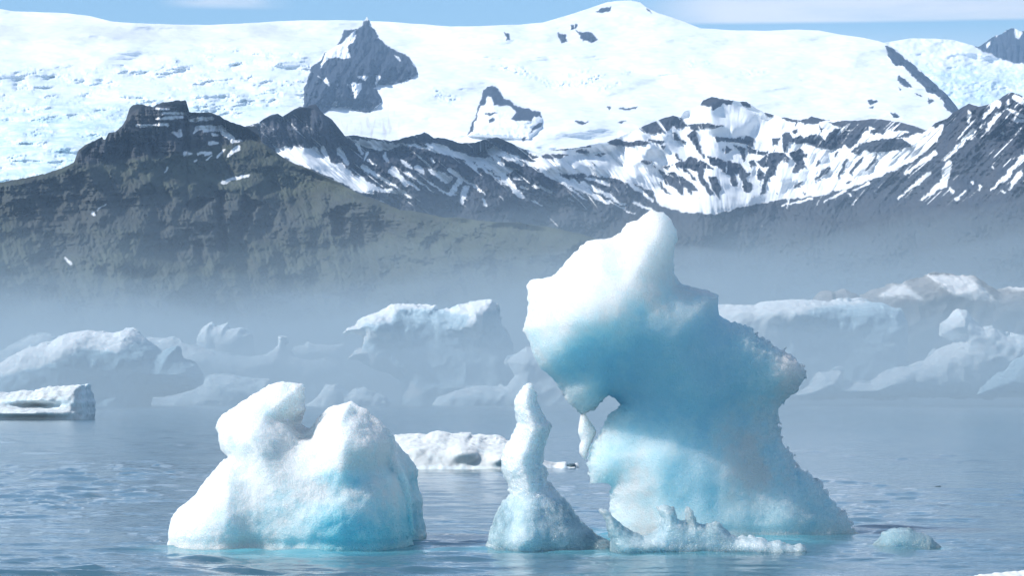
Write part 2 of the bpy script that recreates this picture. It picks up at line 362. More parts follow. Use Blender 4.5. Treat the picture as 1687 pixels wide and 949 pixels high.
mid_snow_st = [(TM([(a, b)])[0] + TM([(c, d)])[0] + (e / 2.79, f / 2.79)) for a, b, c, d, e, f in (
    (400, 785, 530, 872, 26, 10), (415, 780, 470, 850, 30, 14), (470, 790, 600, 882, 14, 6), (270, 765, 480, 892, 24, 8), (290, 705, 282, 735, 18, 10), (375, 712, 382, 742, 22, 16), (450, 740, 490, 768, 14, 16),
    (520, 765, 550, 795, 22, 16), (590, 785, 660, 822, 26, 42), (720, 830, 675, 892, 30, 20), (640, 880, 700, 892, 8, 12), (745, 868, 725, 935, 34, 20), (675, 785, 840, 892, 20, 6), (755, 742, 795, 772, 26, 16), (800, 750, 930, 852, 20, 6),
    (970, 820, 1010, 830, 10, 8), (880, 690, 1005, 755, 40, 14), (815, 650, 895, 735, 10, 26), (1065, 852, 1140, 882, 18, 10), (350, 928, 388, 942, 12, 8), (165, 695, 205, 755, 34, 14), (248, 665, 268, 705, 26, 12),
    (90, 680, 112, 745, 20, 24), (590, 732, 602, 748, 14, 12), (850, 740, 1005, 905, 40, 22), (820, 745, 900, 800, 8, 18), (570, 830, 650, 890, 10, 6), (300, 740, 330, 760, 10, 5),
    (880, 770, 930, 800, 16, 8), (825, 915, 838, 945, 14, 18), (1005, 855, 1025, 868, 14, 10), (1050, 920, 1100, 945, 10, 6), (900, 905, 915, 920, 5, 5), (1220, 915, 1240, 925, 12, 10),
    (1100, 780, 1405, 935, 34, 14), (1230, 825, 1400, 930, 18, 8), (1285, 840, 1480, 942, 22, 8), (1300, 815, 1400, 845, 16, 20), (1500, 835, 1605, 925, 18, 12), (1585, 825, 1690, 940, 24, 14), (1460, 820, 1560, 890, 12, 6),
    (1160, 820, 1300, 920, 14, 6), (1400, 920, 1520, 985, 10, 4), (1520, 930, 1640, 985, 16, 8))]
mid_snow_st += [(TR([(a, b)])[0] + TR([(c, d)])[0] + (e / 2.79, f / 2.79)) for a, b, c, d, e, f in (
    (1545, 472, 1485, 545, 26, 10), (1555, 525, 1505, 595, 26, 14), (1423, 515, 1421, 560, 14, 12), (1445, 600, 1310, 735, 26, 10), (1330, 755, 1300, 850, 34, 42), (1300, 840, 1200, 922, 26, 10), (1240, 795, 1095, 912, 20, 8),
    (1690, 685, 1600, 805, 18, 20), (1600, 805, 1520, 878, 16, 6), (1655, 800, 1605, 870, 26, 14), (1600, 460, 1602, 480, 14, 12), (1635, 445, 1690, 485, 26, 20), (1600, 500, 1690, 545, 12, 18), (1640, 550, 1665, 556, 24, 16), (1572, 606, 1582, 612, 14, 12),
    (1295, 580, 1262, 640, 18, 30), (1260, 705, 1125, 802, 28, 10), (1335, 870, 1348, 882, 18, 14), (1405, 882, 1358, 916, 10, 8), (1480, 856, 1470, 870, 10, 8), (1575, 878, 1582, 884, 12, 10), (1530, 770, 1536, 778, 10, 8), (1430, 640, 1500, 560, 8, 4),
    (1530, 468, 1560, 480, 20, 26), (1435, 840, 1440, 850, 8, 6), (960, 840, 890, 875, 14, 8), (850, 880, 760, 925, 14, 8), (700, 915, 560, 945, 12, 5), (885, 935, 890, 942, 8, 8), (870, 895, 880, 902, 10, 8))]
mid_rock = [TR(p) for p in ([(-90, 590), (0, 545), (60, 532), (95, 545), (125, 575), (100, 590), (60, 575), (40, 595), (0, 610), (-60, 610)], [(135, 572), (200, 565), (250, 572), (285, 580), (250, 585), (200, 590), (150, 600), (140, 585)],
    [(185, 485), (200, 460), (240, 443), (280, 455), (335, 462), (330, 480), (290, 475), (265, 485), (245, 503), (235, 480)], [(372, 465), (410, 470), (412, 486), (380, 480)], [(485, 522), (520, 520), (520, 533), (495, 535)],
    [(560, 540), (635, 550), (620, 575), (640, 555), (580, 553)], [(645, 552), (700, 533), (775, 550), (720, 570), (660, 568)],
    [(775, 565), (880, 552), (1000, 545), (1100, 560), (1200, 590), (1225, 605), (1170, 610), (1130, 625), (1085, 635), (1150, 610), (1130, 598), (1050, 600), (1040, 615), (990, 610), (960, 605), (1000, 590), (960, 580), (930, 620), (900, 660), (870, 680),
     (840, 665), (800, 685), (745, 680), (700, 665), (660, 640), (690, 620), (740, 625), (765, 655), (780, 610), (830, 590), (860, 600), (890, 600)],
    [(880, 700), (920, 660), (950, 650), (970, 660), (1000, 640), (1060, 640), (1120, 640), (1150, 665), (1110, 685), (1060, 690), (1020, 695), (980, 700), (940, 690), (915, 710)],
    [(565, 620), (595, 612), (610, 630), (640, 628), (690, 650), (640, 660), (590, 650), (575, 690), (565, 660)], [(600, 705), (640, 688), (660, 695), (655, 740), (668, 770), (640, 780), (615, 795), (630, 750), (610, 725)],
    [(450, 740), (500, 710), (570, 700), (595, 735), (540, 750), (530, 800), (500, 820), (480, 885), (462, 895), (480, 820), (500, 770), (470, 760)], [(445, 800), (460, 775), (480, 815), (460, 830), (448, 822)],
    [(220, 720), (260, 725), (310, 740), (370, 755), (390, 790), (420, 800), (395, 820), (420, 850), (415, 885), (390, 880), (380, 830), (370, 800), (340, 790), (350, 850), (335, 855), (320, 800), (290, 790), (285, 770), (240, 755)],
    [(55, 760), (150, 725), (215, 750), (240, 780), (195, 770), (205, 830), (240, 885), (225, 890), (190, 840), (170, 780), (130, 775), (90, 765)], [(230, 810), (260, 820), (285, 870), (270, 890), (275, 910), (255, 890), (235, 850)],
    [(260, 630), (340, 640), (400, 625), (435, 640), (430, 670), (400, 660), (330, 648), (300, 650), (265, 648)], [(400, 670), (440, 690), (495, 700), (480, 715), (440, 705), (410, 700)], [(285, 690), (310, 670), (330, 690), (300, 705)],
    [(410, 745), (440, 738), (445, 760), (420, 765)], [(730, 735), (715, 765), (735, 745)], [(715, 820), (760, 780), (780, 770), (770, 800), (735, 805), (715, 830)], [(820, 810), (850, 740), (858, 735), (840, 790), (820, 825)],
    [(870, 795), (930, 725), (925, 745), (880, 800)], [(945, 780), (1000, 715), (975, 760)], [(615, 860), (650, 835), (640, 855)], [(805, 720), (820, 695), (815, 720)], [(855, 840), (875, 830), (865, 840)], [(665, 885), (675, 890), (668, 895)],
    [(0, 780), (60, 820), (100, 850), (110, 890), (60, 860), (20, 830)], [(40, 790), (90, 810), (130, 830), (175, 880), (140, 870), (150, 890), (100, 850)], [(0, 840), (50, 890), (20, 880)], [(100, 760), (170, 830), (150, 820)],
    [(60, 610), (120, 655), (70, 640)], [(130, 620), (160, 600), (180, 660), (200, 720), (165, 680), (150, 650)], [(15, 765), (45, 762), (25, 772)], [(0, 675), (25, 672), (15, 685)], [(70, 705), (95, 740), (75, 730)],
    [(515, 640), (550, 630), (545, 655), (520, 665)], [(735, 580), (745, 600), (735, 605)], [(610, 605), (635, 600), (625, 612)], [(655, 700), (680, 710), (665, 718)], [(340, 670), (390, 690), (385, 740), (375, 690)])]
mid_rock += [TM(p) for p in ([(430, 645), (490, 627), (555, 605), (605, 640), (580, 660), (540, 650), (560, 672), (500, 655), (470, 655)], [(610, 632), (680, 648), (720, 672), (700, 684), (650, 668), (680, 685), (640, 665)],
    [(200, 622), (300, 632), (310, 645), (230, 635)], [(350, 640), (420, 648), (425, 660), (360, 650)],
    [(395, 690), (430, 675), (560, 685), (620, 712), (720, 738), (740, 760), (640, 735), (520, 705), (430, 700)],
    [(780, 655), (830, 640), (890, 630), (950, 655), (1000, 685), (1040, 705), (1080, 720), (1050, 728), (1060, 745), (1000, 725), (970, 705), (900, 680), (870, 690), (890, 720), (850, 690), (830, 660)],
    [(900, 700), (1010, 745), (1040, 770), (1000, 775), (930, 760)], [(1100, 718), (1180, 706), (1215, 712), (1180, 724), (1130, 728)], [(1255, 695), (1300, 690), (1310, 700), (1270, 705)], [(1350, 710), (1390, 705), (1370, 718)],
    [(1555, 742), (1600, 745), (1580, 755)], [(1400, 655), (1440, 640), (1500, 655), (1560, 645), (1590, 660), (1500, 668), (1450, 670)], [(1590, 640), (1660, 650), (1640, 665)], [(1110, 690), (1200, 676), (1310, 660), (1320, 672), (1200, 686)])]
def mid_ridge(x): return interp(mid_pts, x) + 1.0 * fbm2(x / 10, x * 0, 15, 4)
def mid_depth(px, py, ry):
    dr = sinterp([(-300, 7000), (560, 7300), (800, 7800), (1100, 8350), (1250, 8500), (1450, 8100), (1600, 7300), (2300, 6400)], px)
    t = (py - ry)
    cotan = interp([(0, 1.5), (60, 1.5), (200, 2.4), (500, 2.4)], t)
    d = dr - t * (dr / F) * cotan
    bx = np.exp(-(((px - 1190) / 190) ** 2)) * sstep(480, 300, py)
    d = np.maximum(d, 4700)
    # gullies run down the fall line: to the right on the left flank, to the left on the right flank, straight down in the bowl
    sl = sinterp([(400, 1.1), (900, 1.3), (1080, 0.7), (1180, 0.0), (1320, -0.5), (1450, -1.1), (1700, -0.9)], px)
    u = px - sl * (py - 240)
    damp = np.clip(t / 14, 0, 1)
    d += damp * ((9 + 24 * sstep(380, 300, py) * (1 - bx)) * ridge2(u / 30, py / 120, 111, 5, 0.55) + 120 * fbm2(px / 120, py / 90, 113, 3)) * 1.0
    rockm = 1 - mid_mask(px, py)['snow']
    d += damp * rockm * (14 * fbm2(px / 7, py / 7, 115, 3) - 7)
    cr = sstep(570, 540, px) * sstep(420, 430, px) * sstep(260, 230, py)
    d += cr * damp * 110 * ridge2((px - 0.25 * (py - 200)) / 34, py / 160, 117, 3)
    return d
def mid_mask(px, py):
    wx, wy = warp(px, py, 2.6, 7)
    bw = polys(wx, wy, bowl, 20)
    sn = np.minimum(bw, -polys(wx, wy, mid_rock) - 1.1)
    sn = np.maximum(sn, np.maximum(polys(wx, wy, tongue), strokes(wx, wy, mid_snow_st)))
    sl = sinterp([(400, 1.1), (900, 1.3), (1080, 0.7), (1180, 0.0), (1320, -0.5), (1450, -1.1), (1700, -0.9)], px)
    u = px - sl * (py - 240)
    # thin leftover snow in the gullies high on the rock
    zone = sstep(40, 8, -bw) * 0.0 + sstep(385, 250, py + 0.0 * px)
    st = fbm2(u / 7, py / 60, 131, 3) - 0.80 + 0.12 * zone
    sn = np.maximum(sn, np.where(zone > 0.02, st * 9 - 2 * (1 - sstep(0, 0.5, zone)), -9))
    sp = fbm2(u / 5, py / 26, 141, 3) - 1.0                          # scattered rock ribs in the snow
    inn = sstep(190, 215, py) * sstep(0, 6, bw)
    sn = np.where(inn > 0.3, np.minimum(sn, -sp * 8), sn)
    sn = sn + 0.9 * fbm2(px / 3, py / 3, 143, 2)
    snow = sstep(-0.8, 0.8, sn)
    turf = sstep(300, 420, py + 20 * fbm2(px / 50, py / 30, 151)) * 0.65
    dirt_and_shade = sstep(300, 345, py) * 0.22 * sstep(-0.2, 0.7, fbm2(px / 18, py / 10, 153))
    return dict(snow=snow, icefall=Z0(px), dirt_and_shade=dirt_and_shade, turf=turf)
sheet('mountain', 'snow streaked dark massif with a wide snowy bowl under the ice cap', -300, 2200, mid_ridge, 662, mid_depth, mid_mask, M_mid, step=1.2)

# --- near mossy hill on the left
hill_pts = [(-420, 360), (-200, 330), (-60, 312), (0, 301), (60, 289), (105, 276)] + TL([(340, 745), (362, 690), (400, 662), (470, 626), (476, 640), (484, 640), (500, 610), (530, 606), (560, 576), (580, 548), (596, 500), (612, 482), (650, 480), (690, 487),
            (705, 492), (722, 478), (760, 468), (800, 462), (850, 459), (858, 470), (866, 512), (900, 518), (960, 513), (1010, 530), (1035, 552), (1090, 570), (1130, 580), (1165, 575), (1185, 590), (1200, 650), (1240, 680), (1330, 742), (1440, 785),
            (1560, 842), (1650, 890), (1760, 930)]) + [(660, 346), (690, 349), (720, 356), (760, 359), (800, 365), (850, 366), (900, 373), (960, 386), (1060, 420), (1200, 490), (1350, 600), (1450, 690), (1500, 700)]
hill_snow_st = [(TL([(a, b)])[0] + TL([(c, d)])[0] + (e / 2.79, f / 2.79)) for a, b, c, d, e, f in (
    (630, 578, 768, 572, 12, 14), (745, 520, 868, 523, 12, 12), (720, 545, 838, 538, 14, 12), (720, 500, 780, 500, 8, 6), (872, 552, 975, 543, 14, 18), (888, 610, 912, 585, 8, 16), (905, 588, 1022, 588, 22, 26), (940, 603, 980, 600, 16, 10),
    (795, 608, 825, 618, 10, 26), (825, 600, 832, 622, 14, 14), (1030, 610, 1065, 638, 30, 28), (1068, 648, 1108, 648, 18, 10), (980, 618, 1000, 618, 14, 10), (962, 658, 1000, 656, 18, 12), (1092, 680, 1048, 718, 24, 8), (852, 708, 882, 704, 22, 8),
    (910, 706, 968, 700, 12, 12), (945, 712, 968, 702, 8, 10), (998, 722, 1032, 690, 10, 8), (1022, 838, 1140, 806, 16, 14), (950, 736, 974, 714, 8, 6), (898, 740, 904, 738, 10, 8), (757, 792, 770, 770, 4, 8), (722, 585, 728, 610, 5, 8),
    (1150, 578, 1180, 570, 6, 10))]
hill_snow_st += [(ML([(a, b)])[0] + ML([(c, d)])[0] + (e / 2.79, f / 2.79)) for a, b, c, d, e, f in ((428, 200, 434, 206, 16, 10), (446, 186, 486, 156, 4, 6), (300, 405, 325, 430, 8, 14))]
cliff = [TL([(330, 755), (360, 690), (470, 620), (600, 470), (860, 450), (1000, 520), (1130, 575), (1210, 570), (1200, 650), (1150, 640), (1060, 660), (920, 690), (850, 700), (780, 715), (700, 720), (560, 745), (400, 760)])]
gul = [ML(p) for p in ([(1005, 95), (1040, 110), (1040, 200), (1050, 330), (1040, 390), (1000, 360), (985, 250), (985, 180)], [(1050, 230), (1085, 215), (1120, 120), (1170, 140), (1215, 150), (1165, 210), (1165, 250), (1110, 320), (1060, 265)],
       [(900, 275), (985, 250), (985, 275), (925, 305)], [(1520, 180), (1600, 160), (1600, 300), (1530, 310)], [(830, 170), (900, 130), (990, 130), (900, 200)], [(880, 330), (940, 320), (930, 420), (900, 400)])]
band_rock = [ML(p) for p in ([(-200, 60), (0, 70), (200, 40), (420, 0), (560, 60), (720, 60), (700, 220), (600, 280), (300, 300), (100, 300), (60, 200), (-200, 180)], [(700, 120), (1000, 100), (1200, 120), (1400, 200), (1420, 300), (1150, 330), (900, 420), (640, 400), (640, 260)],
             [(1480, 120), (1700, 140), (1900, 260), (1700, 330), (1480, 300)], [(180, 320), (420, 290), (520, 330), (380, 420), (160, 470)])]
def hill_ridge(x): return interp(hill_pts, x) + 1.1 * fbm2(x / 8, x * 0, 25, 4) * sstep(430, 400, x) + 1.6 * fbm2(x / 30, x * 0, 27, 4)
def hill_depth(px, py, ry):
    dr = sinterp([(-420, 4300), (110, 4800), (300, 5200), (450, 5250), (600, 5050), (900, 4600), (1500, 3900)], px)
    t = py - ry
    d = dr - t * (dr / F) * interp([(0, 1.9), (60, 1.7), (150, 1.8), (400, 2.1)], t)
    wx, wy = warp(px, py, 4, 3)
    damp = np.clip(t / 10, 0, 1)
    cl = sstep(-6, 10, polys(wx, wy, cliff, 20)); br = sstep(-10, 18, polys(wx, wy, band_rock, 30))
    d += damp * (60 * fbm2(px / 110, py / 80, 161, 3) + 10 * fbm2(px / 26, py / 20, 163, 4) + 4 * fbm2(px / 5, py / 5, 165, 2))
    d += damp * cl * (34 * ridge2(px / 17, py / 70, 171, 4) + 10 * fbm2(px / 40, py / 4, 173, 2))
    d += damp * br * (13 * ridge2((px + 0.3 * py) / 20, py / 40, 175, 4) + 7 * fbm2((px) / 90, (py + 0.06 * px) / 6, 177, 3))
    d += damp * 24 * ridge2((px - 0.35 * (py - 250)) / 55, py / 170, 179, 4) * sstep(10, 70, t)
    d += 95 * sstep(-3, 8, polys(wx, wy, gul, 14))
    return d
def hill_mask(px, py):
    wx, wy = warp(px, py, 1.6, 5)
    sn = strokes(wx, wy, hill_snow_st) + 0.5 * fbm2(px / 3, py / 3, 181, 2)
    wx, wy = warp(px, py, 5, 9)
    rk = np.maximum(sstep(-6, 8, polys(wx, wy, cliff, 20)), 0.6 * sstep(-20, 20, polys(wx, wy, band_rock, 30) + 14 * fbm2(px / 14, py / 9, 183, 3)))
    rk = np.maximum(rk, sstep(-3, 5, polys(wx, wy, gul, 14)))
    return dict(snow=sstep(-0.7, 0.7, sn), icefall=Z0(px), dirt_and_shade=Z0(px) + 0.1, turf=1 - rk)
sheet('hills', 'mossy green brown hill with a dark cliff crown and small snow patches', -420, 1480, hill_ridge, 664, hill_depth, hill_mask, M_front, step=1.2)

# ---------------------------------------------------------------- water
def build_water():
    rng = np.random.default_rng(4)
    py = np.concatenate([np.arange(1300, 980, -4.0), np.arange(980, 656, -0.55)])
    d = np.concatenate([H * F / (py - HY), [3000, 4200, 8000, 30000]])
    ang = np.concatenate([np.linspace(-80, -13, 40)[:-1], np.linspace(-13, 13, 1150), np.linspace(13, 80, 40)[1:]])
    T = np.tan(np.radians(ang))
    X = d[:, None] * T[None, :]; Y = np.repeat(d[:, None], len(T), 1)
    Z = np.zeros_like(X)
    dd = np.gradient(d)
    inn = np.abs(ang) <= 13
    Xi, Yi = X[:, inn], Y[:, inn]; Zi = np.zeros_like(Xi)
    # gusty and calm patches
    px = CX + Xi / Yi * F
    gust = 0.55 + 0.55 * sstep(-0.4, 0.6, fbm2(Xi / 9, Yi / 26, 201, 3))
    gust = gust * (0.72 + 0.45 * sstep(700, 150, px)) 
    for k in range(64):
        lam = 0.22 * (2.9 / 0.22) ** rng.random()
        th = math.radians(90 + rng.normal(0, 30)); kx, ky = math.cos(th), math.sin(th)
        amp = 0.0022 * lam ** 1.0
        vis = sstep(2.2, 4.5, lam / (np.abs(dd) * abs(ky) + 1e-6))
        Zi += amp * vis[:, None] * np.sin(2 * math.pi / lam * (kx * Xi + ky * Yi) + rng.random() * 6.28 + 1.2 * n2(Xi / 2.5, Yi / 2.5, 400 + k))
    Zi = Zi * gust
    calm = 0.12 + 0.88 * sstep(0.5, 0.95, gust)
    for sx, sy, am, th, k in ((0.75, 0.34, 0.028, 0.26, 0), (1.3, 0.6, 0.044, 0.32, 1), (2.6, 1.3, 0.065, 0.38, 2)):   # scattered steeper wavelets
        vis = sstep(0.7, 1.8, sy * 2 / np.abs(dd))
        Zi += vis[:, None] * am * calm * sstep(th, th + 0.45, n2(Xi / sx + 0.2 * Yi, Yi / sy, 460 + k))
    Z[:, inn] = Zi
    co = np.stack([X, Y, Z], -1); R, K = X.shape
    idx = np.arange(R * K).reshape(R, K)
    q = np.stack([idx[:-1, :-1], idx[:-1, 1:], idx[1:, 1:], idx[1:, :-1]], -1).reshape(-1, 4)
    m, t, b = new_mat('lagoon_water')
    t.links.new(attr(t, 'chop'), b.inputs['Roughness']); b.inputs['IOR'].default_value = 1.333
    t.links.new(mixc(t, attr(t, 'ice_glow'), (0.044, 0.112, 0.158), (0.10, 0.31, 0.38)), b.inputs['Base Color'])
    g = t.nodes.new('ShaderNodeNewGeometry')
    mp_ = nd(t, 'ShaderNodeMapping'); mp_.inputs['Scale'].default_value = (1.0, 1.6, 1)
    t.links.new(g.outputs['Position'], mp_.inputs[0])
    bp = nd(t, 'ShaderNodeBump', Strength=0.42, Distance=0.026)
    t.links.new(noise(t, 6.5, 4, mp_.outputs[0]), bp.inputs['Height'])
    t.links.new(bp.outputs[0], b.inputs['Normal'])
    chop = np.clip(0.05 + (Y - 45) / 900, 0.04, 0.13)          # ripples too small for the mesh far out
    below = np.zeros_like(X)                                    # glow of submerged ice near the bergs, painted into the water colour
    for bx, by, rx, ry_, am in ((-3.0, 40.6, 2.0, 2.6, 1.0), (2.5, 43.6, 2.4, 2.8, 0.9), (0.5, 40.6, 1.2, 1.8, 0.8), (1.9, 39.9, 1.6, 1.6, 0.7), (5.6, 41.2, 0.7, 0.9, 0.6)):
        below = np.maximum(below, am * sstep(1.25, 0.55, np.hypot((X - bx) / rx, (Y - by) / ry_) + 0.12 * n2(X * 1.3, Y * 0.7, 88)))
    o = mesh_from('water', co.reshape(-1, 3), q, m, attrs=dict(chop=chop.ravel(), ice_glow=below.ravel()))
    tag(o, label='rippled steel blue glacial lagoon water', kind='structure')
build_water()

# ---------------------------------------------------------------- ice bodies
def surface_nets(f, origin, cell):
    s = f < 0
    nx, ny, nz_ = f.shape
    corners = [(i, j, k) for i in (0, 1) for j in (0, 1) for k in (0, 1)]
    sub = lambda a, c: a[c[0]:nx - 1 + c[0], c[1]:ny - 1 + c[1], c[2]:nz_ - 1 + c[2]]
    cnt = np.zeros((nx - 1, ny - 1, nz_ - 1), np.int8)
    for c in corners: cnt += sub(s, c)
    act = (cnt > 0) & (cnt < 8)
    I, J, K = np.nonzero(act)
    vid = np.full(act.shape, -1, np.int64); vid[I, J, K] = np.arange(len(I))
    val = {c: f[I + c[0], J + c[1], K + c[2]] for c in corners}
    acc = np.zeros((len(I), 3)); num = np.zeros(len(I))
    for a in corners:
        for ax in range(3):
            if a[ax]: continue
            b = tuple(1 if q == ax else a[q] for q in range(3))
            va, vb = val[a], val[b]
            m = (va < 0) != (vb < 0)
            tt = np.where(m, va / np.where(m, va - vb, 1), 0)
            for q in range(3): acc[:, q] += m * (a[q] + (tt if q == ax else 0))
            num += m
    P = np.stack([I, J, K], -1) + acc / num[:, None]
    quads = []
    for ax in range(3):
        o1, o2 = [q for q in range(3) if q != ax]
        lo = [slice(None)] * 3; hi_ = [slice(None)] * 3
        lo[ax] = slice(0, -1); hi_[ax] = slice(1, None)
        A = s[tuple(lo)]; B = s[tuple(hi_)]
        e = np.argwhere(A != B)
        n = [nx, ny, nz_]
        ok = (e[:, o1] > 0) & (e[:, o1] < n[o1] - 1) & (e[:, o2] > 0) & (e[:, o2] < n[o2] - 1)
        e = e[ok]
        def cellv(d1, d2):
            c = e.copy(); c[:, o1] -= d1; c[:, o2] -= d2
            return vid[c[:, 0], c[:, 1], c[:, 2]]
        q = np.stack([cellv(1, 1), cellv(0, 1), cellv(0, 0), cellv(1, 0)], -1)
        ins = A[e[:, 0], e[:, 1], e[:, 2]]
        flip = ~ins if ax != 1 else ins
        q[flip] = q[flip][:, ::-1]
        quads.append(q)
    return np.array(origin) + P * cell, np.concatenate(quads)

def lobe(poly, dc, T, R, Tb=None, holes=(), bumps=(), edge=0.0, edge_l=9.0, pw=2.0, lean=0.0, seed=0, rel=None, grow=0.0):
    wl = HY + H * F / dc + 3                             # carry the outline on below the water line
    poly = [(a, b + 1.3 * R if b > wl else b) for a, b in poly]
    return dict(poly=poly, dc=dc, T=T, R=R, Tb=Tb or T, holes=holes, bumps=bumps, edge=edge, edge_l=edge_l, pw=pw, lean=lean, seed=seed, rel=rel, grow=grow)

def ice_body(name, lobes, mat, cell, k=0.1, noise3=((0.9, 0.08, 3),), fine=((0.12, 0.012, 3), (0.045, 0.005, 2)), zmin=-0.45, masks=None, parent=None, seed=0, notch=0.0):
    lo = np.array([1e9] * 3); hi_ = -lo
    for l in lobes:
        P = np.array(l['poly']); s = l['dc'] / F
        x = (P[:, 0] - CX) * s; z = H + (HY - P[:, 1]) * s
        lo = np.minimum(lo, [x.min(), l['dc'] - l['T'] * 1.6 - 0.1, max(z.min(), zmin)]); hi_ = np.maximum(hi_, [x.max(), l['dc'] + l['Tb'] * 1.3 + 0.1, z.max()])
    lo -= cell * 6; hi_ += cell * 6
    n = np.ceil((hi_ - lo) / cell).astype(int) + 1
    xs = lo[0] + cell * np.arange(n[0]); ys = lo[1] + cell * np.arange(n[1]); zs = lo[2] + cell * np.arange(n[2])
    f = None
    X2, Z2 = np.meshgrid(xs, zs, indexing='ij')
    for l in lobes:
        s = l['dc'] / F
        pu = CX + X2 / s; pv = HY - (Z2 - H) / s
        dj = pdist(pu, pv, l['poly'])
        for hpoly in l['holes']: dj = np.minimum(dj, -pdist(pu, pv, hpoly))
        dj = dj + l['grow']
        if l['edge']:
            e = l['edge'](pu, pv) if callable(l['edge']) else l['edge']
            dj = dj + e * fbm2(pu / l['edge_l'], pv / l['edge_l'], 500 + l['seed'], 4, 0.6)
        sgm = np.clip(dj / l['R'], 0, 1)
        prof = np.maximum(0, 1 - (1 - sgm) ** l['pw']) ** (1 / l['pw'])
        rel = np.zeros_like(prof)
        for bx, by, rx, ry_, am in l['bumps']: rel += am * np.exp(-((pu - bx) / rx) ** 2 - ((pv - by) / ry_) ** 2)
        if l['rel']: rel = rel + l['rel'](pu, pv)
        front = l['dc'] + l['lean'] * (Z2 - 1) - (l['T'] * prof + rel * np.minimum(1, prof * 1.2))
        backy = l['dc'] + l['lean'] * (Z2 - 1) + l['Tb'] * prof
        fl = np.maximum(front[:, None, :] - ys[None, :, None], ys[None, :, None] - backy[:, None, :])
        fl = np.maximum(fl, (-dj * s)[:, None, :]).astype(np.float32)
        if f is None: f = fl
        else:
            hh = np.clip(0.5 + 0.5 * (fl - f) / k, 0, 1)
            f = fl * (1 - hh) + f * hh - k * hh * (1 - hh)
    if notch: f += (notch * np.exp(-((zs - 0.10) / 0.055) ** 2))[None, None, :].astype(np.float32)
    bandw = 3 * sum(abs(a) for _, a, _ in noise3) + cell * 2
    bi = np.nonzero(np.abs(f) < bandw)
    p = [xs[bi[0]], ys[bi[1]], zs[bi[2]]]
    dn = 0
    for wl, am, o in noise3:
        nn = fbm3([q / wl for q in p], 600 + seed * 31, o)
        dn = dn + (am * nn if am > 0 else -am * (2 * np.abs(nn) - 0.6))          # a negative size: hollows between sharp ridges
    f[bi] += dn
    f[:, :, 0] = np.maximum(f[:, :, 0], cell); f[0] = np.maximum(f[0], cell); f[-1] = np.maximum(f[-1], cell)
    f[:, 0] = np.maximum(f[:, 0], cell); f[:, -1] = np.maximum(f[:, -1], cell); f[:, :, -1] = np.maximum(f[:, :, -1], cell)
    co, q = surface_nets(f, lo, cell)
    o = mesh_from(name, co, q, mat, parent)
    me = o.data
    nrm = np.zeros(len(co) * 3, np.float32); me.vertices.foreach_get('normal', nrm); nrm = nrm.reshape(-1, 3)
    dn = 0
    for wl, am, oc in fine: dn = dn + am * fbm3([co[:, i] / wl for i in range(3)], 700 + seed * 31, oc, 0.6)
    co = co + nrm * np.asarray(dn)[:, None]
    me.vertices.foreach_set('co', co.astype(np.float32).ravel())
    px = CX + co[:, 0] / co[:, 1] * F; pv = HY - (co[:, 2] - H) / co[:, 1] * F
    for kk, fn in (masks or {}).items():
        a = me.attributes.new(kk, 'FLOAT', 'POINT')
        a.data.foreach_set('value', np.clip(fn(px, pv, co), 0, 1).astype(np.float32))
    me.update()
    return o

def ice_mat(name, white, blue, deep, scale=0.25, rough=0.35, grain=28.0, bump=0.5, trans=0.0, gl=0.4):
    m, t, b = new_mat(name)
    n1 = noise(t, 2.2, 6, rough=0.6); n2_ = noise(t, 9.0, 5, rough=0.6)
    fac = t.nodes.new('ShaderNodeMath'); fac.operation = 'ADD'
    t.links.new(attr(t, 'blue'), fac.inputs[0]); t.links.new(mr(t, n1, 0.3, 0.7, -0.28, 0.28), fac.inputs[1])
    f2 = t.nodes.new('ShaderNodeMath'); f2.operation = 'ADD'; t.links.new(fac.outputs[0], f2.inputs[0]); t.links.new(mr(t, n2_, 0.3, 0.7, -0.12, 0.12), f2.inputs[1])
    f3 = mr(t, f2.outputs[0], 0.08, 0.95)
    col = mixc(t, mr(t, f3, 0.0, 0.55), white, blue); col = mixc(t, mr(t, f3, 0.55, 1.0), col, deep)
    col = mixc(t, mr(t, noise(t, 30, 3), 0.45, 0.75, 0, 0.16), col, white)
    t.links.new(col, b.inputs['Base Color'])
    b.inputs['Subsurface Weight'].default_value = 1.0
    b.inputs['Subsurface Radius'].default_value = (0.78, 0.93, 1.0)
    b.inputs['Subsurface Scale'].default_value = scale
    b.inputs['Roughness'].default_value = rough; b.inputs['IOR'].default_value = 1.31
    b.inputs['Specular IOR Level'].default_value = gl
    if trans: t.links.new(mr(t, f3, 0.1, 1.0, 0.05, trans), b.inputs['Transmission Weight'])
    g = t.nodes.new('ShaderNodeTexCoord')
    vo = nd(t, 'ShaderNodeTexVoronoi', Scale=grain); vo.feature = 'F1'; t.links.new(g.outputs['Object'], vo.inputs['Vector'])
    ad = t.nodes.new('ShaderNodeMath'); ad.operation = 'ADD'
    t.links.new(vo.outputs['Distance'], ad.inputs[0]); t.links.new(noise(t, grain * 0.6, 4, rough=0.7), ad.inputs[1])
    bp = nd(t, 'ShaderNodeBump', Strength=bump, Distance=0.02); t.links.new(ad.outputs[0], bp.inputs['Height'])
    t.links.new(bp.outputs[0], b.inputs['Normal'])
    return m
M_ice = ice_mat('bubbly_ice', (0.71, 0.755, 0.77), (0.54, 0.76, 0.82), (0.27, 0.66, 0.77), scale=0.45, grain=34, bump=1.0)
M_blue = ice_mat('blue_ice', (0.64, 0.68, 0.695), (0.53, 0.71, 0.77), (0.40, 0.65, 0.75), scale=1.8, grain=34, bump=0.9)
M_clear = ice_mat('clear_ice', (0.72, 0.78, 0.81), (0.54, 0.71, 0.79), (0.42, 0.64, 0.74), scale=0.4, rough=0.12, grain=38, bump=0.9, trans=0.50, gl=0.8)

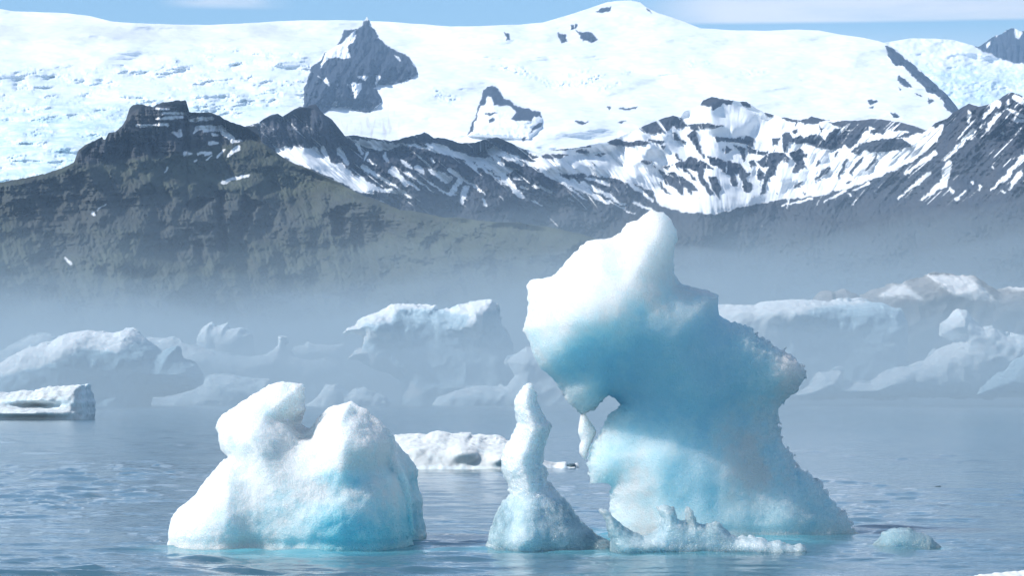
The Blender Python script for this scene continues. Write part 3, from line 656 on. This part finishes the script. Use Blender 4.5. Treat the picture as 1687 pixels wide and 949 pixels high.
def blob(px, py, x, y, rx, ry): return np.exp(-((px - x) / rx) ** 2 - ((py - y) / ry) ** 2)

# --- left white berg
A_left = [(268, 1000), (273, 905), (277, 887), (282, 850), (295, 835), (319, 817), (339, 789), (358, 769), (372, 755), (384, 753), (405, 762), (432, 785), (455, 830), (470, 912), (470, 1000)]
A_horn = [(384, 762), (376, 752), (364, 741), (361, 725), (362, 708), (372, 690), (400, 673.5), (424, 655), (446, 638), (465, 629.5), (497, 631.5), (502.5, 640), (500, 664), (502.5, 675), (495, 685), (480, 695), (491, 708), (503, 718), (517, 723),
          (560, 760), (560, 830), (470, 860), (420, 810)]
A_hump = [(450, 760), (500, 728), (514, 722), (523, 704), (540, 683), (552, 672.5), (578, 666), (586, 678), (601, 683), (615, 697), (630, 709), (643, 722), (643, 745), (640, 768), (652, 800), (640, 840), (500, 840), (440, 820)]
A_block = [(440, 830), (470, 800), (520, 778), (580, 768), (632, 764), (655, 783), (668, 820), (674, 857), (689, 905), (694, 1000), (430, 1000), (430, 880)]
A_rear = [(575, 690), (601, 688), (615, 697), (630, 706), (645, 717), (660, 731), (678, 753), (688, 776), (686, 795), (697, 820), (697, 850), (704, 876), (708, 1000), (590, 1000), (580, 800)]
A_core = [(300, 1000), (300, 880), (320, 830), (350, 785), (380, 760), (372, 735), (370, 710), (385, 692), (410, 682), (440, 680), (475, 700), (495, 722), (520, 726), (535, 705), (560, 690), (590, 692), (620, 715), (635, 740), (640, 770), (655, 810), (665, 870), (675, 1000)]
berg = ice_body('iceberg', [
    lobe(A_core, 41.40, 1.20, 120, 1.3, seed=1, edge=1.0),
    lobe(A_left, 41.1, 1.0, 105, 1.2, bumps=((340, 870, 60, 60, 0.15),), seed=1, edge=1.0),
    lobe(A_horn, 41.6, 0.62, 62, 0.8, bumps=((400, 720, 45, 40, 0.18), (470, 700, 40, 25, -0.12)), seed=2, edge=1.0),
    lobe(A_hump, 41.45, 1.02, 90, 1.2, bumps=((570, 720, 50, 40, 0.15), (610, 735, 30, 30, 0.12)), seed=3, edge=1.0),
    lobe(A_block, 41.35, 1.05, 100, 1.6, bumps=((560, 830, 80, 50, 0.15),), seed=4, edge=1.0),
    lobe(A_rear, 44.0, 1.0, 60, 1.2, bumps=((660, 790, 25, 50, 0.2),), seed=5, edge=1.5)],
    M_ice, 0.0235, k=0.34, notch=0.035, noise3=((0.95, 0.04, 3), (0.42, -0.018, 2)), fine=((0.16, 0.010, 3), (0.05, 0.006, 2)), seed=1,
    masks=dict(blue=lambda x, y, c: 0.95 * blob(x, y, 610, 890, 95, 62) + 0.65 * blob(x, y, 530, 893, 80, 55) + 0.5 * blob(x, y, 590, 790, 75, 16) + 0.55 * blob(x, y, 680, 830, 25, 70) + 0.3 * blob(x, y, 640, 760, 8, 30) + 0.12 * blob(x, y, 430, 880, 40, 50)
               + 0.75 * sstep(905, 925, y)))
tag(berg, 'rounded white iceberg with a curled horn and turquoise lower right side', 'iceberg', 'icebergs in the foreground')

# --- big blue berg with the overhanging head
B_out = [(859, 544), (868, 517), (869, 490), (869.5, 470), (879, 461), (908, 455), (927, 437), (943, 416), (966, 395.5), (986, 393), (1005, 392), (1021, 383), (1033, 366), (1050, 365), (1064, 354), (1074, 347), (1091, 349.5), (1105, 362),
         (1112, 377), (1116.5, 394), (1110, 414), (1110, 447), (1119, 466), (1138, 472), (1165, 476.5), (1185, 487), (1182, 505), (1187, 521), (1204, 529), (1239, 539), (1251, 553), (1270, 566), (1294, 579), (1313, 591), (1326, 607), (1327, 626),
         (1313, 643), (1296, 659), (1286, 673), (1284, 690), (1285, 728), (1301, 750), (1312, 772), (1337, 784), (1355, 800), (1365, 818), (1387, 839), (1404, 862), (1414, 884), (1420, 1000), (1000, 1000), (1005, 900), (1004, 840), (1003, 800), (972, 797), (967, 764), (974, 732),
         (992, 707), (1006, 679), (1020, 671), (1024, 665), (1018, 657), (1003, 653), (991, 661), (980, 671), (966, 678), (958, 683), (944, 672), (934, 660), (928, 642), (908, 622), (888, 607), (876, 583), (869, 560)]
def B_rel(u, v):
    q = (u - 880) * 0.432 + (v - 580) * 0.902 + 14 * np.sin(u / 37.0)           # across the crest of the head
    head = 0.42 - 0.0034 * np.sqrt(q * q + 300) - 0.0006 * q
    body = -0.44 + 0.08 * sstep(690, 900, v) - 0.0008 * (u - 1100) + 0.05 * n2(u / 60, v / 80, 5)
    t = sstep(630, 760, v)
    return head * (1 - t) + body * t
def B_edge(u, v): return 1.2 + 4.5 * sstep(1180, 1240, u) * sstep(500, 530, v) + 2.0 * sstep(640, 670, v) * sstep(1040, 1000, u)
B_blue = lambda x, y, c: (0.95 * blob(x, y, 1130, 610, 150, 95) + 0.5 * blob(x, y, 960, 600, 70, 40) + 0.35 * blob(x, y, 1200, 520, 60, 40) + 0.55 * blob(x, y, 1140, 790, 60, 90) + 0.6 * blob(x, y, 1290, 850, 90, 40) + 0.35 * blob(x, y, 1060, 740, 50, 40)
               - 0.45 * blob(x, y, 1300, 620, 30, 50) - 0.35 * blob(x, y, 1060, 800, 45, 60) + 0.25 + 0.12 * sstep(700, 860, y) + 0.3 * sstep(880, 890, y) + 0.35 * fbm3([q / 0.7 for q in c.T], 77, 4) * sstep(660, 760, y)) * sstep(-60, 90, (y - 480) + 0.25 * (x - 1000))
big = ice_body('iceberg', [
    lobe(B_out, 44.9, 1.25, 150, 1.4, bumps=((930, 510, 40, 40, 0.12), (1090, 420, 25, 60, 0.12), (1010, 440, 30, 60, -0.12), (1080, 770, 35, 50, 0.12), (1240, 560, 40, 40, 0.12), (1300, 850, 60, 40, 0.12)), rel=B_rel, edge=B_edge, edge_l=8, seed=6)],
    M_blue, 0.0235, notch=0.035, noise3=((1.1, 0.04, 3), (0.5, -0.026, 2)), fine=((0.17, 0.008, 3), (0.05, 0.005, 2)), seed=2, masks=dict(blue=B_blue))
tag(big, 'tall translucent blue iceberg with a leaning white topped head and a notch under its chin', 'iceberg', 'icebergs in the foreground')
E_out = crop(780, 580, 2.5725, [(452, 262), (470, 255), (490, 285), (515, 320), (520, 340), (495, 395), (485, 430), (475, 464), (462, 452), (448, 430), (448, 400), (455, 375), (443, 340), (445, 300)])
ice_body('ice_finger', [lobe([(960, 676), (964, 678)] + E_out[1:] + E_out[:1], 44.9, 0.16, 11, seed=7)], M_ice, 0.014, noise3=((0.3, 0.015, 2),), fine=((0.06, 0.004, 2),), seed=3, parent=big, masks=dict(blue=lambda x, y, c: 0 * x))

# --- slender spire in front
C_out = [(871, 632), (860, 638), (852, 650), (846, 665), (851, 697), (844, 720), (828, 747), (827, 774), (838, 798), (840, 813), (830, 829), (815, 860), (805, 883), (796, 908), (790, 1000), (1030, 1000), (1022, 908), (1008, 893), (985, 884), (958, 860), (939, 833),
         (916, 809), (900, 797), (893, 763), (897, 735), (906, 716), (908.5, 700), (900.5, 689), (887, 667), (883, 652), (878, 638)]
spire = ice_body('iceberg', [lobe(C_out, 40.9, 0.62, 62, bumps=((870, 880, 50, 40, 0.3), (860, 850, 20, 20, 0.1), (930, 880, 20, 30, 0.1)), edge=2.0, edge_l=7, seed=8, grow=1.5)], M_clear, 0.0175, noise3=((0.5, 0.03, 3), (0.22, -0.014, 2)), fine=((0.12, 0.006, 2), (0.05, 0.006, 2)), seed=4,
    masks=dict(blue=lambda x, y, c: 0.06 + 0.55 * sstep(770, 850, y) + 0.5 * blob(x, y, 985, 895, 30, 20) + 0.3 * blob(x, y, 830, 870, 15, 50) - 0.3 * blob(x, y, 860, 880, 25, 20)))
tag(spire, 'slender pale spire of crystalline ice rising from a wide clear base', 'iceberg', 'icebergs in the foreground')

# --- low jagged ridge of clear ice
D_out = [(990, 1000), (1009, 914), (1008, 895), (1001, 872), (999, 858), (988, 841), (996, 842), (1004, 848), (1019, 864), (1040, 877), (1060, 885), (1076, 881), (1089, 868), (1091, 852), (1083, 836.5), (1096, 835), (1108, 838.5), (1114, 856), (1126, 861), (1133, 866),
         (1130, 840), (1133, 836), (1138, 840), (1147, 862), (1161, 866), (1180, 862), (1192, 872), (1209, 886), (1220, 886), (1252, 888), (1270, 896), (1282, 894), (1294, 900), (1307, 903), (1316, 898), (1324, 904), (1330, 1000)]
jag = ice_body('iceberg', [lobe(D_out, 40.1, 0.36, 22, bumps=((1050, 900, 40, 12, 0.1),), edge=1.8, edge_l=9, seed=9, grow=2.5)], M_clear, 0.0145, noise3=((0.3, 0.02, 3), (0.12, -0.008, 2)), fine=((0.05, 0.004, 2),), seed=5, zmin=-0.2,
    masks=dict(blue=lambda x, y, c: 0.6 + 0.4 * sstep(895, 915, y) - 0.45 * blob(x, y, 1240, 900, 40, 14) + 0.2 * blob(x, y, 1020, 880, 25, 20)))
tag(jag, 'low jagged ridge of clear ice with fin shaped teeth before the tall blue iceberg', 'iceberg', 'icebergs in the foreground')

# --- small clear lump on the right
G_out = crop(1390, 780, 5.616, [(275, 760), (285, 670), (320, 630), (370, 560), (420, 530), (500, 518), (590, 518), (640, 545), (700, 565), (800, 590), (850, 640), (885, 675), (890, 760)])
lump = ice_body('iceberg', [lobe(G_out, 41.2, 0.4, 24, edge=1.2, edge_l=6, seed=10, grow=2.0)], M_clear, 0.0135, noise3=((0.3, 0.025, 3),), fine=((0.08, 0.005, 2),), seed=6, zmin=-0.15, masks=dict(blue=lambda x, y, c: 1.0 + 0 * x))
tag(lump, 'small low dome of clear greenish ice floating alone right of the tall iceberg', 'iceberg', 'icebergs in the foreground')

# --- middle distance floes
M_floe = ice_mat('snowy_floe', (0.52, 0.55, 0.56), (0.66, 0.76, 0.80), (0.40, 0.50, 0.56), scale=0.15, rough=0.6, grain=6, bump=0.3)
I_out = crop(630, 680, 4.4395, [(20, 440), (30, 170), (60, 163), (150, 152), (260, 148), (325, 155), (360, 138), (410, 130), (460, 135), (500, 150), (560, 148), (640, 155), (650, 172), (720, 168), (760, 190), (860, 190), (940, 203), (1000, 215), (1100, 290), (1180, 345), (1250, 375), (1300, 350), (1345, 350), (1350, 375), (1415, 370), (1420, 440)])
floe = ice_body('ice_floe', [lobe(I_out, 88.0, 2.2, 38, bumps=((770, 740, 25, 14, 0.8), (825, 750, 20, 12, 0.6), (690, 735, 30, 15, 0.4)), edge=1.2, edge_l=9, lean=1.3, seed=11)], M_floe, 0.042, noise3=((1.1, 0.12, 4),), fine=((0.25, 0.02, 3),), seed=7, zmin=-0.4,
    masks=dict(blue=lambda x, y, c: 0.05 + 0.3 * sstep(764, 772, y)))
tag(floe, 'low white ice floe behind and between the rounded iceberg and the slender spire', 'ice floe')
J_out = crop(0, 470, 4.0167, [(-420, 960), (-420, 760), (-250, 700), (0, 700), (100, 705), (150, 690), (230, 695), (330, 665), (420, 665), (500, 652), (565, 650), (580, 690), (610, 770), (618, 880), (620, 960)])
floe2 = ice_body('ice_floe', [lobe(J_out, 262, 5.5, 26, bumps=((70, 668, 35, 5, -2.2), (60, 680, 60, 5, 1.5)), edge=1.5, edge_l=10, lean=0.6, seed=12)], M_floe, 0.115, noise3=((3.2, 0.4, 4),), fine=((0.9, 0.08, 3),), seed=8, zmin=-0.8,
    masks=dict(blue=lambda x, y, c: 0.12 + 0.55 * blob(x, y, 90, 664, 40, 6) + 0.6 * sstep(125, 145, x) + 0.35 * blob(x, y, 20, 662, 30, 6)))
tag(floe2, 'flat topped greyish white ice floe at the left edge with a shaded side hollow', 'ice floe')
K_out = [(1560, 1010), (1575, 960), (1600, 950), (1640, 945), (1690, 940), (1760, 936), (1850, 950), (1870, 1010)]
floe3 = ice_body('ice_floe', [lobe(K_out, 33.0, 0.5, 40, edge=1.5, seed=13)], M_floe, 0.02, noise3=((0.5, 0.015, 3),), fine=((0.08, 0.006, 2),), seed=9, zmin=-0.25, masks=dict(blue=lambda x, y, c: 0 * x))
tag(floe3, 'low white ice floe nearest the camera, cut off by the bottom right corner', 'ice floe')

# --- scraps of dark ice
M_dark = ice_mat('dark_ice', (0.10, 0.14, 0.16), (0.06, 0.10, 0.12), (0.03, 0.06, 0.07), scale=0.02, rough=0.2, grain=14, bump=0.6, trans=0.1, gl=0.6)
S1 = crop(1390, 780, 5.616, [(825, 150), (835, 128), (850, 118), (880, 116), (900, 120), (925, 121), (945, 124), (975, 132), (980, 150)])
ch = ice_body('ice_chunk', [lobe(S1, 68.5, 0.12, 6, edge=1.0, edge_l=4, seed=14)], M_dark, 0.015, noise3=((0.2, 0.02, 2),), fine=((0.05, 0.004, 2),), seed=10, zmin=-0.1, masks=dict(blue=lambda x, y, c: 0.5 + 0 * x))
tag(ch, 'tiny dark scrap of ice floating alone on the open water at right', 'ice chunk')
S2 = crop(630, 680, 4.4395, [(1345, 420), (1350, 385), (1365, 368), (1400, 368), (1416, 378), (1420, 420)])
ch2 = ice_body('ice_chunk', [lobe(S2, 86.0, 0.25, 7, edge=0.6, edge_l=5, seed=15)], M_dark, 0.03, noise3=((0.3, 0.03, 2),), fine=((0.08, 0.006, 2),), seed=11, zmin=-0.2, masks=dict(blue=lambda x, y, c: 0.4 + 0 * x))
tag(ch2, 'small dark chunk of ice at the right tip of the low white floe', 'ice chunk')

# --- icebergs far out in the mist
M_far = ice_mat('snow_topped_ice', (0.70, 0.73, 0.75), (0.46, 0.60, 0.68), (0.22, 0.34, 0.42), scale=0.3, rough=0.7, grain=1.2, bump=0.25, gl=0.2)
M_mor = ice_mat('dirty_ice', (0.70, 0.70, 0.70), (0.26, 0.26, 0.26), (0.15, 0.15, 0.16), scale=0.1, rough=0.9, grain=0.8, bump=0.3, gl=0.1)
def far_berg(label, lobes, cellpx=2.0, mat=None, blue=None, seed=0):
    d = lobes[0]['dc']; u = d / F
    o = ice_body('iceberg', lobes, mat or M_far, u * cellpx, k=u * 10, noise3=((u * 70, u * 4, 4), (u * 48, -u * 4.5, 3)), fine=((u * 9, u * 0.7, 2),), seed=20 + seed, zmin=-u * 8, masks=dict(blue=blue or (lambda x, y, c: 0.3 + 0 * x)))
    return tag(o, label, 'iceberg', 'icebergs out in the mist')
P1 = crop(0, 470, 4.0167, [(-700, 900), (-700, 560), (-300, 540), (0, 510), (120, 450), (200, 410), (340, 390), (400, 345), (450, 310), (580, 297), (640, 305), (760, 315), (830, 295), (880, 295), (930, 325), (970, 360), (1050, 420), (1070, 445), (1120, 420), (1180, 400), (1200, 480), (1290, 520), (1340, 590), (1330, 660), (1260, 690), (1130, 735), (1000, 745), (980, 800), (985, 900)])
capP1 = crop(0, 470, 4.0167, [(-700, 500), (0, 480), (120, 430), (400, 320), (580, 270), (880, 270), (980, 365), (900, 370), (850, 400), (820, 440), (700, 430), (540, 425), (440, 490), (250, 540), (0, 605), (-700, 640)])
far_berg('broad iceberg at left with a rounded snow cap over a dark grey face', [lobe(P1, 600, 14, 60, 20, bumps=((70, 570, 90, 22, 3), (180, 640, 120, 30, -2)), edge=1.0, edge_l=12, seed=21)], 1.8,
         blue=lambda x, y, c: 0.95 * sstep(3, -5, pdist(x, y, capP1) + 3 * fbm2(x / 14, y / 14, 31)) + 0.05, seed=1)
P1b = crop(0, 470, 4.0167, [(-700, 800), (-700, 470), (0, 440), (80, 400), (150, 375), (210, 340), (300, 328), (370, 345), (420, 400), (500, 800)])
far_berg('faint pale hump of ice just behind the snow capped berg at left', [lobe(P1b, 980, 14, 40, seed=22)], blue=lambda x, y, c: 0.35 + 0 * x, seed=2)
P2 = crop(240, 470, 4.0167, [(-60, 900), (-60, 350), (20, 355), (180, 355), (260, 385), (400, 430), (480, 455), (600, 470), (700, 470), (800, 450), (870, 410), (885, 370), (876, 340), (905, 335), (930, 350), (922, 400), (940, 440), (980, 470), (1060, 490), (1180, 490), (1280, 520), (1300, 560), (1400, 600), (1500, 900)])
far_berg('long low pale iceberg with a thin upright spike, left of the flat topped berg', [lobe(P2, 860, 12, 30, bumps=((310, 600, 50, 12, 3), (440, 600, 60, 14, 3)), edge=0.8, seed=23)], 1.8,
         blue=lambda x, y, c: 0.28 + 0.3 * sstep(600, 640, y) + 0.25 * blob(x, y, 380, 590, 60, 10) + 0.25 * blob(x, y, 540, 620, 50, 20), seed=3)
P2f = crop(240, 470, 4.0167, [(20, 880), (20, 740), (160, 735), (260, 705), (380, 660), (420, 600), (600, 600), (820, 620), (920, 740), (1000, 880)])
far_berg('pale sloping ice shelf at the waterline in front of the spiked berg', [lobe(P2f, 640, 7, 30, edge=0.8, seed=24)], 1.8, blue=lambda x, y, c: 0.42 + 0 * x, seed=4)
P2a = crop(240, 470, 4.0167, [(330, 600), (345, 340), (360, 300), (400, 270), (440, 255), (460, 275), (500, 275), (545, 260), (560, 285), (640, 280), (680, 310), (710, 320), (720, 600)])
far_berg('very faint block of ice far behind the spiked iceberg', [lobe(P2a, 1150, 18, 30, edge=1.0, seed=25)], 2.4, blue=lambda x, y, c: 0.3 + 0 * x, seed=5)
P2c = crop(240, 470, 4.0167, [(1050, 880), (1060, 800), (1140, 730), (1200, 665), (1260, 650), (1310, 690), (1340, 720), (1400, 690), (1460, 680), (1560, 720), (1620, 760), (1640, 880)])
far_berg('pair of small pale ice humps in the mist behind the rounded white iceberg', [lobe(P2c, 600, 5, 22, edge=0.8, seed=26)], 1.8, blue=lambda x, y, c: 0.35 + 0 * x, seed=6)
P2d = crop(240, 470, 4.0167, [(960, 520), (970, 405), (1040, 400), (1075, 368), (1130, 385), (1200, 390), (1310, 390), (1330, 405), (1330, 520)])
far_berg('thin pale strip of ice showing between the spiked berg and the flat topped berg', [lobe(P2d, 1150, 12, 22, seed=27)], blue=lambda x, y, c: 0.3 + 0 * x, seed=7)
P3 = crop(560, 470, 4.0167, [(380, 900), (410, 760), (400, 640), (330, 590), (230, 560), (170, 520), (110, 490), (45, 500), (70, 460), (140, 400), (150, 340), (90, 320), (35, 315), (40, 295), (110, 265), (130, 225), (190, 190), (280, 160), (350, 125), (400, 118), (460, 125), (560, 125), (640, 130), (650, 155),
           (735, 155), (780, 135), (840, 135), (870, 115), (930, 108), (960, 98), (1010, 100), (1035, 130), (1045, 180), (1080, 280), (1130, 360), (1170, 480), (1170, 900)])
capP3 = crop(560, 470, 4.0167, [(20, 330), (30, 280), (180, 180), (400, 100), (640, 110), (740, 150), (860, 100), (1000, 80), (1050, 140), (1035, 170), (960, 160), (945, 250), (930, 350), (820, 355), (800, 290), (850, 260), (850, 190), (740, 180), (640, 150), (480, 160), (400, 150), (350, 200), (330, 250), (160, 250), (150, 300), (340, 320), (330, 350), (160, 360), (150, 440), (280, 470), (380, 540), (430, 640), (540, 690), (530, 740), (410, 740), (390, 640), (200, 560), (30, 520)])
far_berg('tall flat topped iceberg in the mist with snow draped down its left end', [lobe(P3, 700, 12, 40, 16, bumps=((620, 545, 30, 20, 4), (625, 610, 45, 20, 3), (785, 530, 12, 25, 3), (770, 530, 25, 20, 2), (700, 590, 60, 50, -2)), edge=1.2, edge_l=10, seed=28)], 1.7,
         blue=lambda x, y, c: 0.08 + 0.62 * sstep(3, -4, pdist(x, y, capP3) + 3 * fbm2(x / 12, y / 12, 33)), seed=8)
P4 = crop(560, 470, 4.0167, [(590, 880), (610, 780), (660, 740), (760, 700), (900, 670), (1100, 665), (1150, 600), (1110, 510), (1130, 480), (1230, 410), (1330, 430), (1450, 480), (1500, 600), (1600, 650), (1700, 700), (1800, 880)])
far_berg('low pale iceberg with a raised block behind the slender spire', [lobe(P4, 620, 8, 30, bumps=((740, 650, 60, 10, 2),), edge=0.8, seed=29)], 1.7, blue=lambda x, y, c: 0.32 + 0.12 * sstep(640, 660, y), seed=9)
RR = lambda p: crop(1180, 440, 3.3274, p)
P5 = RR([(-300, 720), (-300, 225), (0, 212), (200, 205), (260, 185), (380, 176), (540, 177), (620, 187), (800, 187), (900, 195), (1000, 230), (1040, 330), (1050, 720)])
capP5 = RR([(-300, 120), (820, 120), (820, 190), (600, 210), (500, 250), (420, 290), (300, 330), (400, 370), (330, 430), (200, 500), (-300, 500)])
far_berg('wide flat iceberg at right with a sunlit snow ramp and a long grey wall', [lobe(P5, 760, 14, 34, 20, bumps=((1290, 520, 60, 20, 3), (1370, 580, 60, 40, -2)), edge=0.6, seed=30)], 1.8,
         blue=lambda x, y, c: 0.06 + 0.62 * sstep(6, -8, pdist(x, y, capP5) + 4 * fbm2(x / 20, y / 14, 35)), seed=10)
P6 = RR([(500, 700), (520, 190), (560, 140), (610, 120), (640, 135), (690, 118), (740, 140), (780, 160), (860, 120), (960, 95), (1080, 75), (1170, 42), (1290, 48), (1400, 45), (1460, 80), (1530, 125), (1600, 100), (1680, 110), (1800, 90), (2100, 160), (2200, 700)])
capP6 = [RR([(880, 165), (960, 105), (1030, 92), (1080, 130), (1140, 180), (1050, 160), (960, 165)]), RR([(1150, 45), (1280, 45), (1400, 50), (1460, 110), (1540, 190), (1400, 180), (1300, 155), (1220, 100)]), RR([(1580, 115), (1640, 95), (1800, 105), (1800, 150), (1660, 130)])]
far_berg('brownish debris covered ice ridge with two white snow patches, far right in the mist', [lobe(P6, 950, 22, 46, 26, edge=1.2, edge_l=12, seed=31)], 2.0, mat=M_mor,
         blue=lambda x, y, c: 0.75 * (1 - sstep(-5, 6, polys(x, y, capP6, 20) + 3 * fbm2(x / 10, y / 8, 37))) + 0.02, seed=11)
P7 = RR([(470, 720), (440, 700), (520, 640), (560, 575), (680, 568), (690, 640), (840, 640), (900, 585), (980, 545), (1060, 535), (1150, 510), (1200, 460), (1290, 420), (1305, 405), (1235, 365), (1235, 310), (1290, 265), (1310, 235), (1370, 248), (1390, 290), (1420, 310), (1450, 335), (1500, 328), (1540, 350), (1640, 365), (1690, 370), (1800, 420), (1900, 720)])
far_berg('bright white iceberg at right rising to a knobbed head', [lobe(P7, 640, 9, 30, 12, bumps=((1560, 545, 20, 15, 2), (1600, 600, 40, 30, 2), (1480, 620, 60, 20, 1.5)), edge=0.8, seed=32)], 1.7,
         blue=lambda x, y, c: 0.1 + 0.22 * sstep(560, 650, y) + 0.1 * sstep(1580, 1640, x), seed=12)
P8 = RR([(1430, 700), (1450, 660), (1520, 600), (1600, 555), (1640, 500), (1700, 485), (1800, 470), (2000, 520), (2050, 700)])
far_berg('dark blue grey block of ice at the right edge before the knobbed berg', [lobe(P8, 600, 7, 26, edge=0.8, seed=33)], 1.8, blue=lambda x, y, c: 0.85 + 0 * x, seed=13)

# ---------------------------------------------------------------- air: a mist bank over the lagoon, and thin haze everywhere
def vol_mat(name, col, density, aniso):
    m = bpy.data.materials.new(name); m.use_nodes = True; t = m.node_tree; t.nodes.clear()
    o = t.nodes.new('ShaderNodeOutputMaterial'); v = t.nodes.new('ShaderNodeVolumePrincipled')
    v.inputs['Color'].default_value = (*col, 1); v.inputs['Density'].default_value = density; v.inputs['Anisotropy'].default_value = aniso
    t.links.new(v.outputs[0], o.inputs['Volume'])
    return m
def mist_layer(d0, top_h, dens, seed):
    """one layer of a low bank lying on the water: a blunt front, a billowing top, an end at the far shore"""
    ds = np.concatenate([np.linspace(d0 * 0.8, d0 * 1.35, 16), np.linspace(d0 * 1.45, 3500, 24)])
    us = np.linspace(-1, 1, 81)
    hgt = top_h * interp([(d0 * 0.8, 0.02), (d0 * 0.93, 0.45), (d0 * 1.1, 0.92), (d0 * 1.3, 1.0), (3200, 1.0), (3500, 0.05)], ds)
    X = ds[:, None] * us[None, :] * 0.5; Y = np.repeat(ds[:, None], 81, 1)
    top = hgt[:, None] * np.maximum(0.25, 1 + 0.50 * fbm2(X / (d0 * 0.24), Y / (d0 * 0.6), seed, 4))
    top = top * (0.82 + 0.20 * sstep(-0.115, 0.02, X / Y))
    R, K = X.shape
    co = np.concatenate([np.stack([X, Y, top], -1).reshape(-1, 3), np.stack([X, Y, np.full_like(X, -0.6 - 0.01 * (seed % 10))], -1).reshape(-1, 3)])
    i = np.arange(R * K).reshape(R, K); j = i + R * K
    q = [np.stack([i[:-1, :-1], i[:-1, 1:], i[1:, 1:], i[1:, :-1]], -1).reshape(-1, 4), np.stack([j[:-1, :-1], j[1:, :-1], j[1:, 1:], j[:-1, 1:]], -1).reshape(-1, 4)]
    for a, b in ((i[0], j[0]), (i[-1][::-1], j[-1][::-1]), (i[::-1, 0], j[::-1, 0]), (i[:, -1], j[:, -1])):
        q.append(np.stack([b[:-1], b[1:], a[1:], a[:-1]], -1))
    o = mesh_from('mist', co, np.concatenate(q), vol_mat('mist_air', (0.55, 0.68, 0.77), dens, 0.1))
    tag(o, label='pale bank of low mist lying over the far lagoon', kind='stuff', group='layers of mist')
for k, (d0, hh, dn) in enumerate(((230, 11, 1.6e-3), (290, 15, 1.55e-3), (370, 21, 1.3e-3), (480, 28, 7.5e-4), (650, 50, 7.5e-4), (900, 78, 5.5e-4), (1300, 112, 2.0e-4))):
    mist_layer(d0, hh, dn, 801 + k)
hv = np.array([(x, y, z) for x in (-16000, 16000) for y in (-400, 19500) for z in (-14, 3200)], float)
hq = np.array([(0, 1, 3, 2), (4, 6, 7, 5), (0, 4, 5, 1), (2, 3, 7, 6), (0, 2, 6, 4), (1, 5, 7, 3)])
hz = mesh_from('haze', hv, hq, vol_mat('haze_air', (0.46, 0.70, 1.0), 3.2e-5, 0.0), smooth=False)
tag(hz, label='thin blue air between the camera and the mountains', kind='stuff')
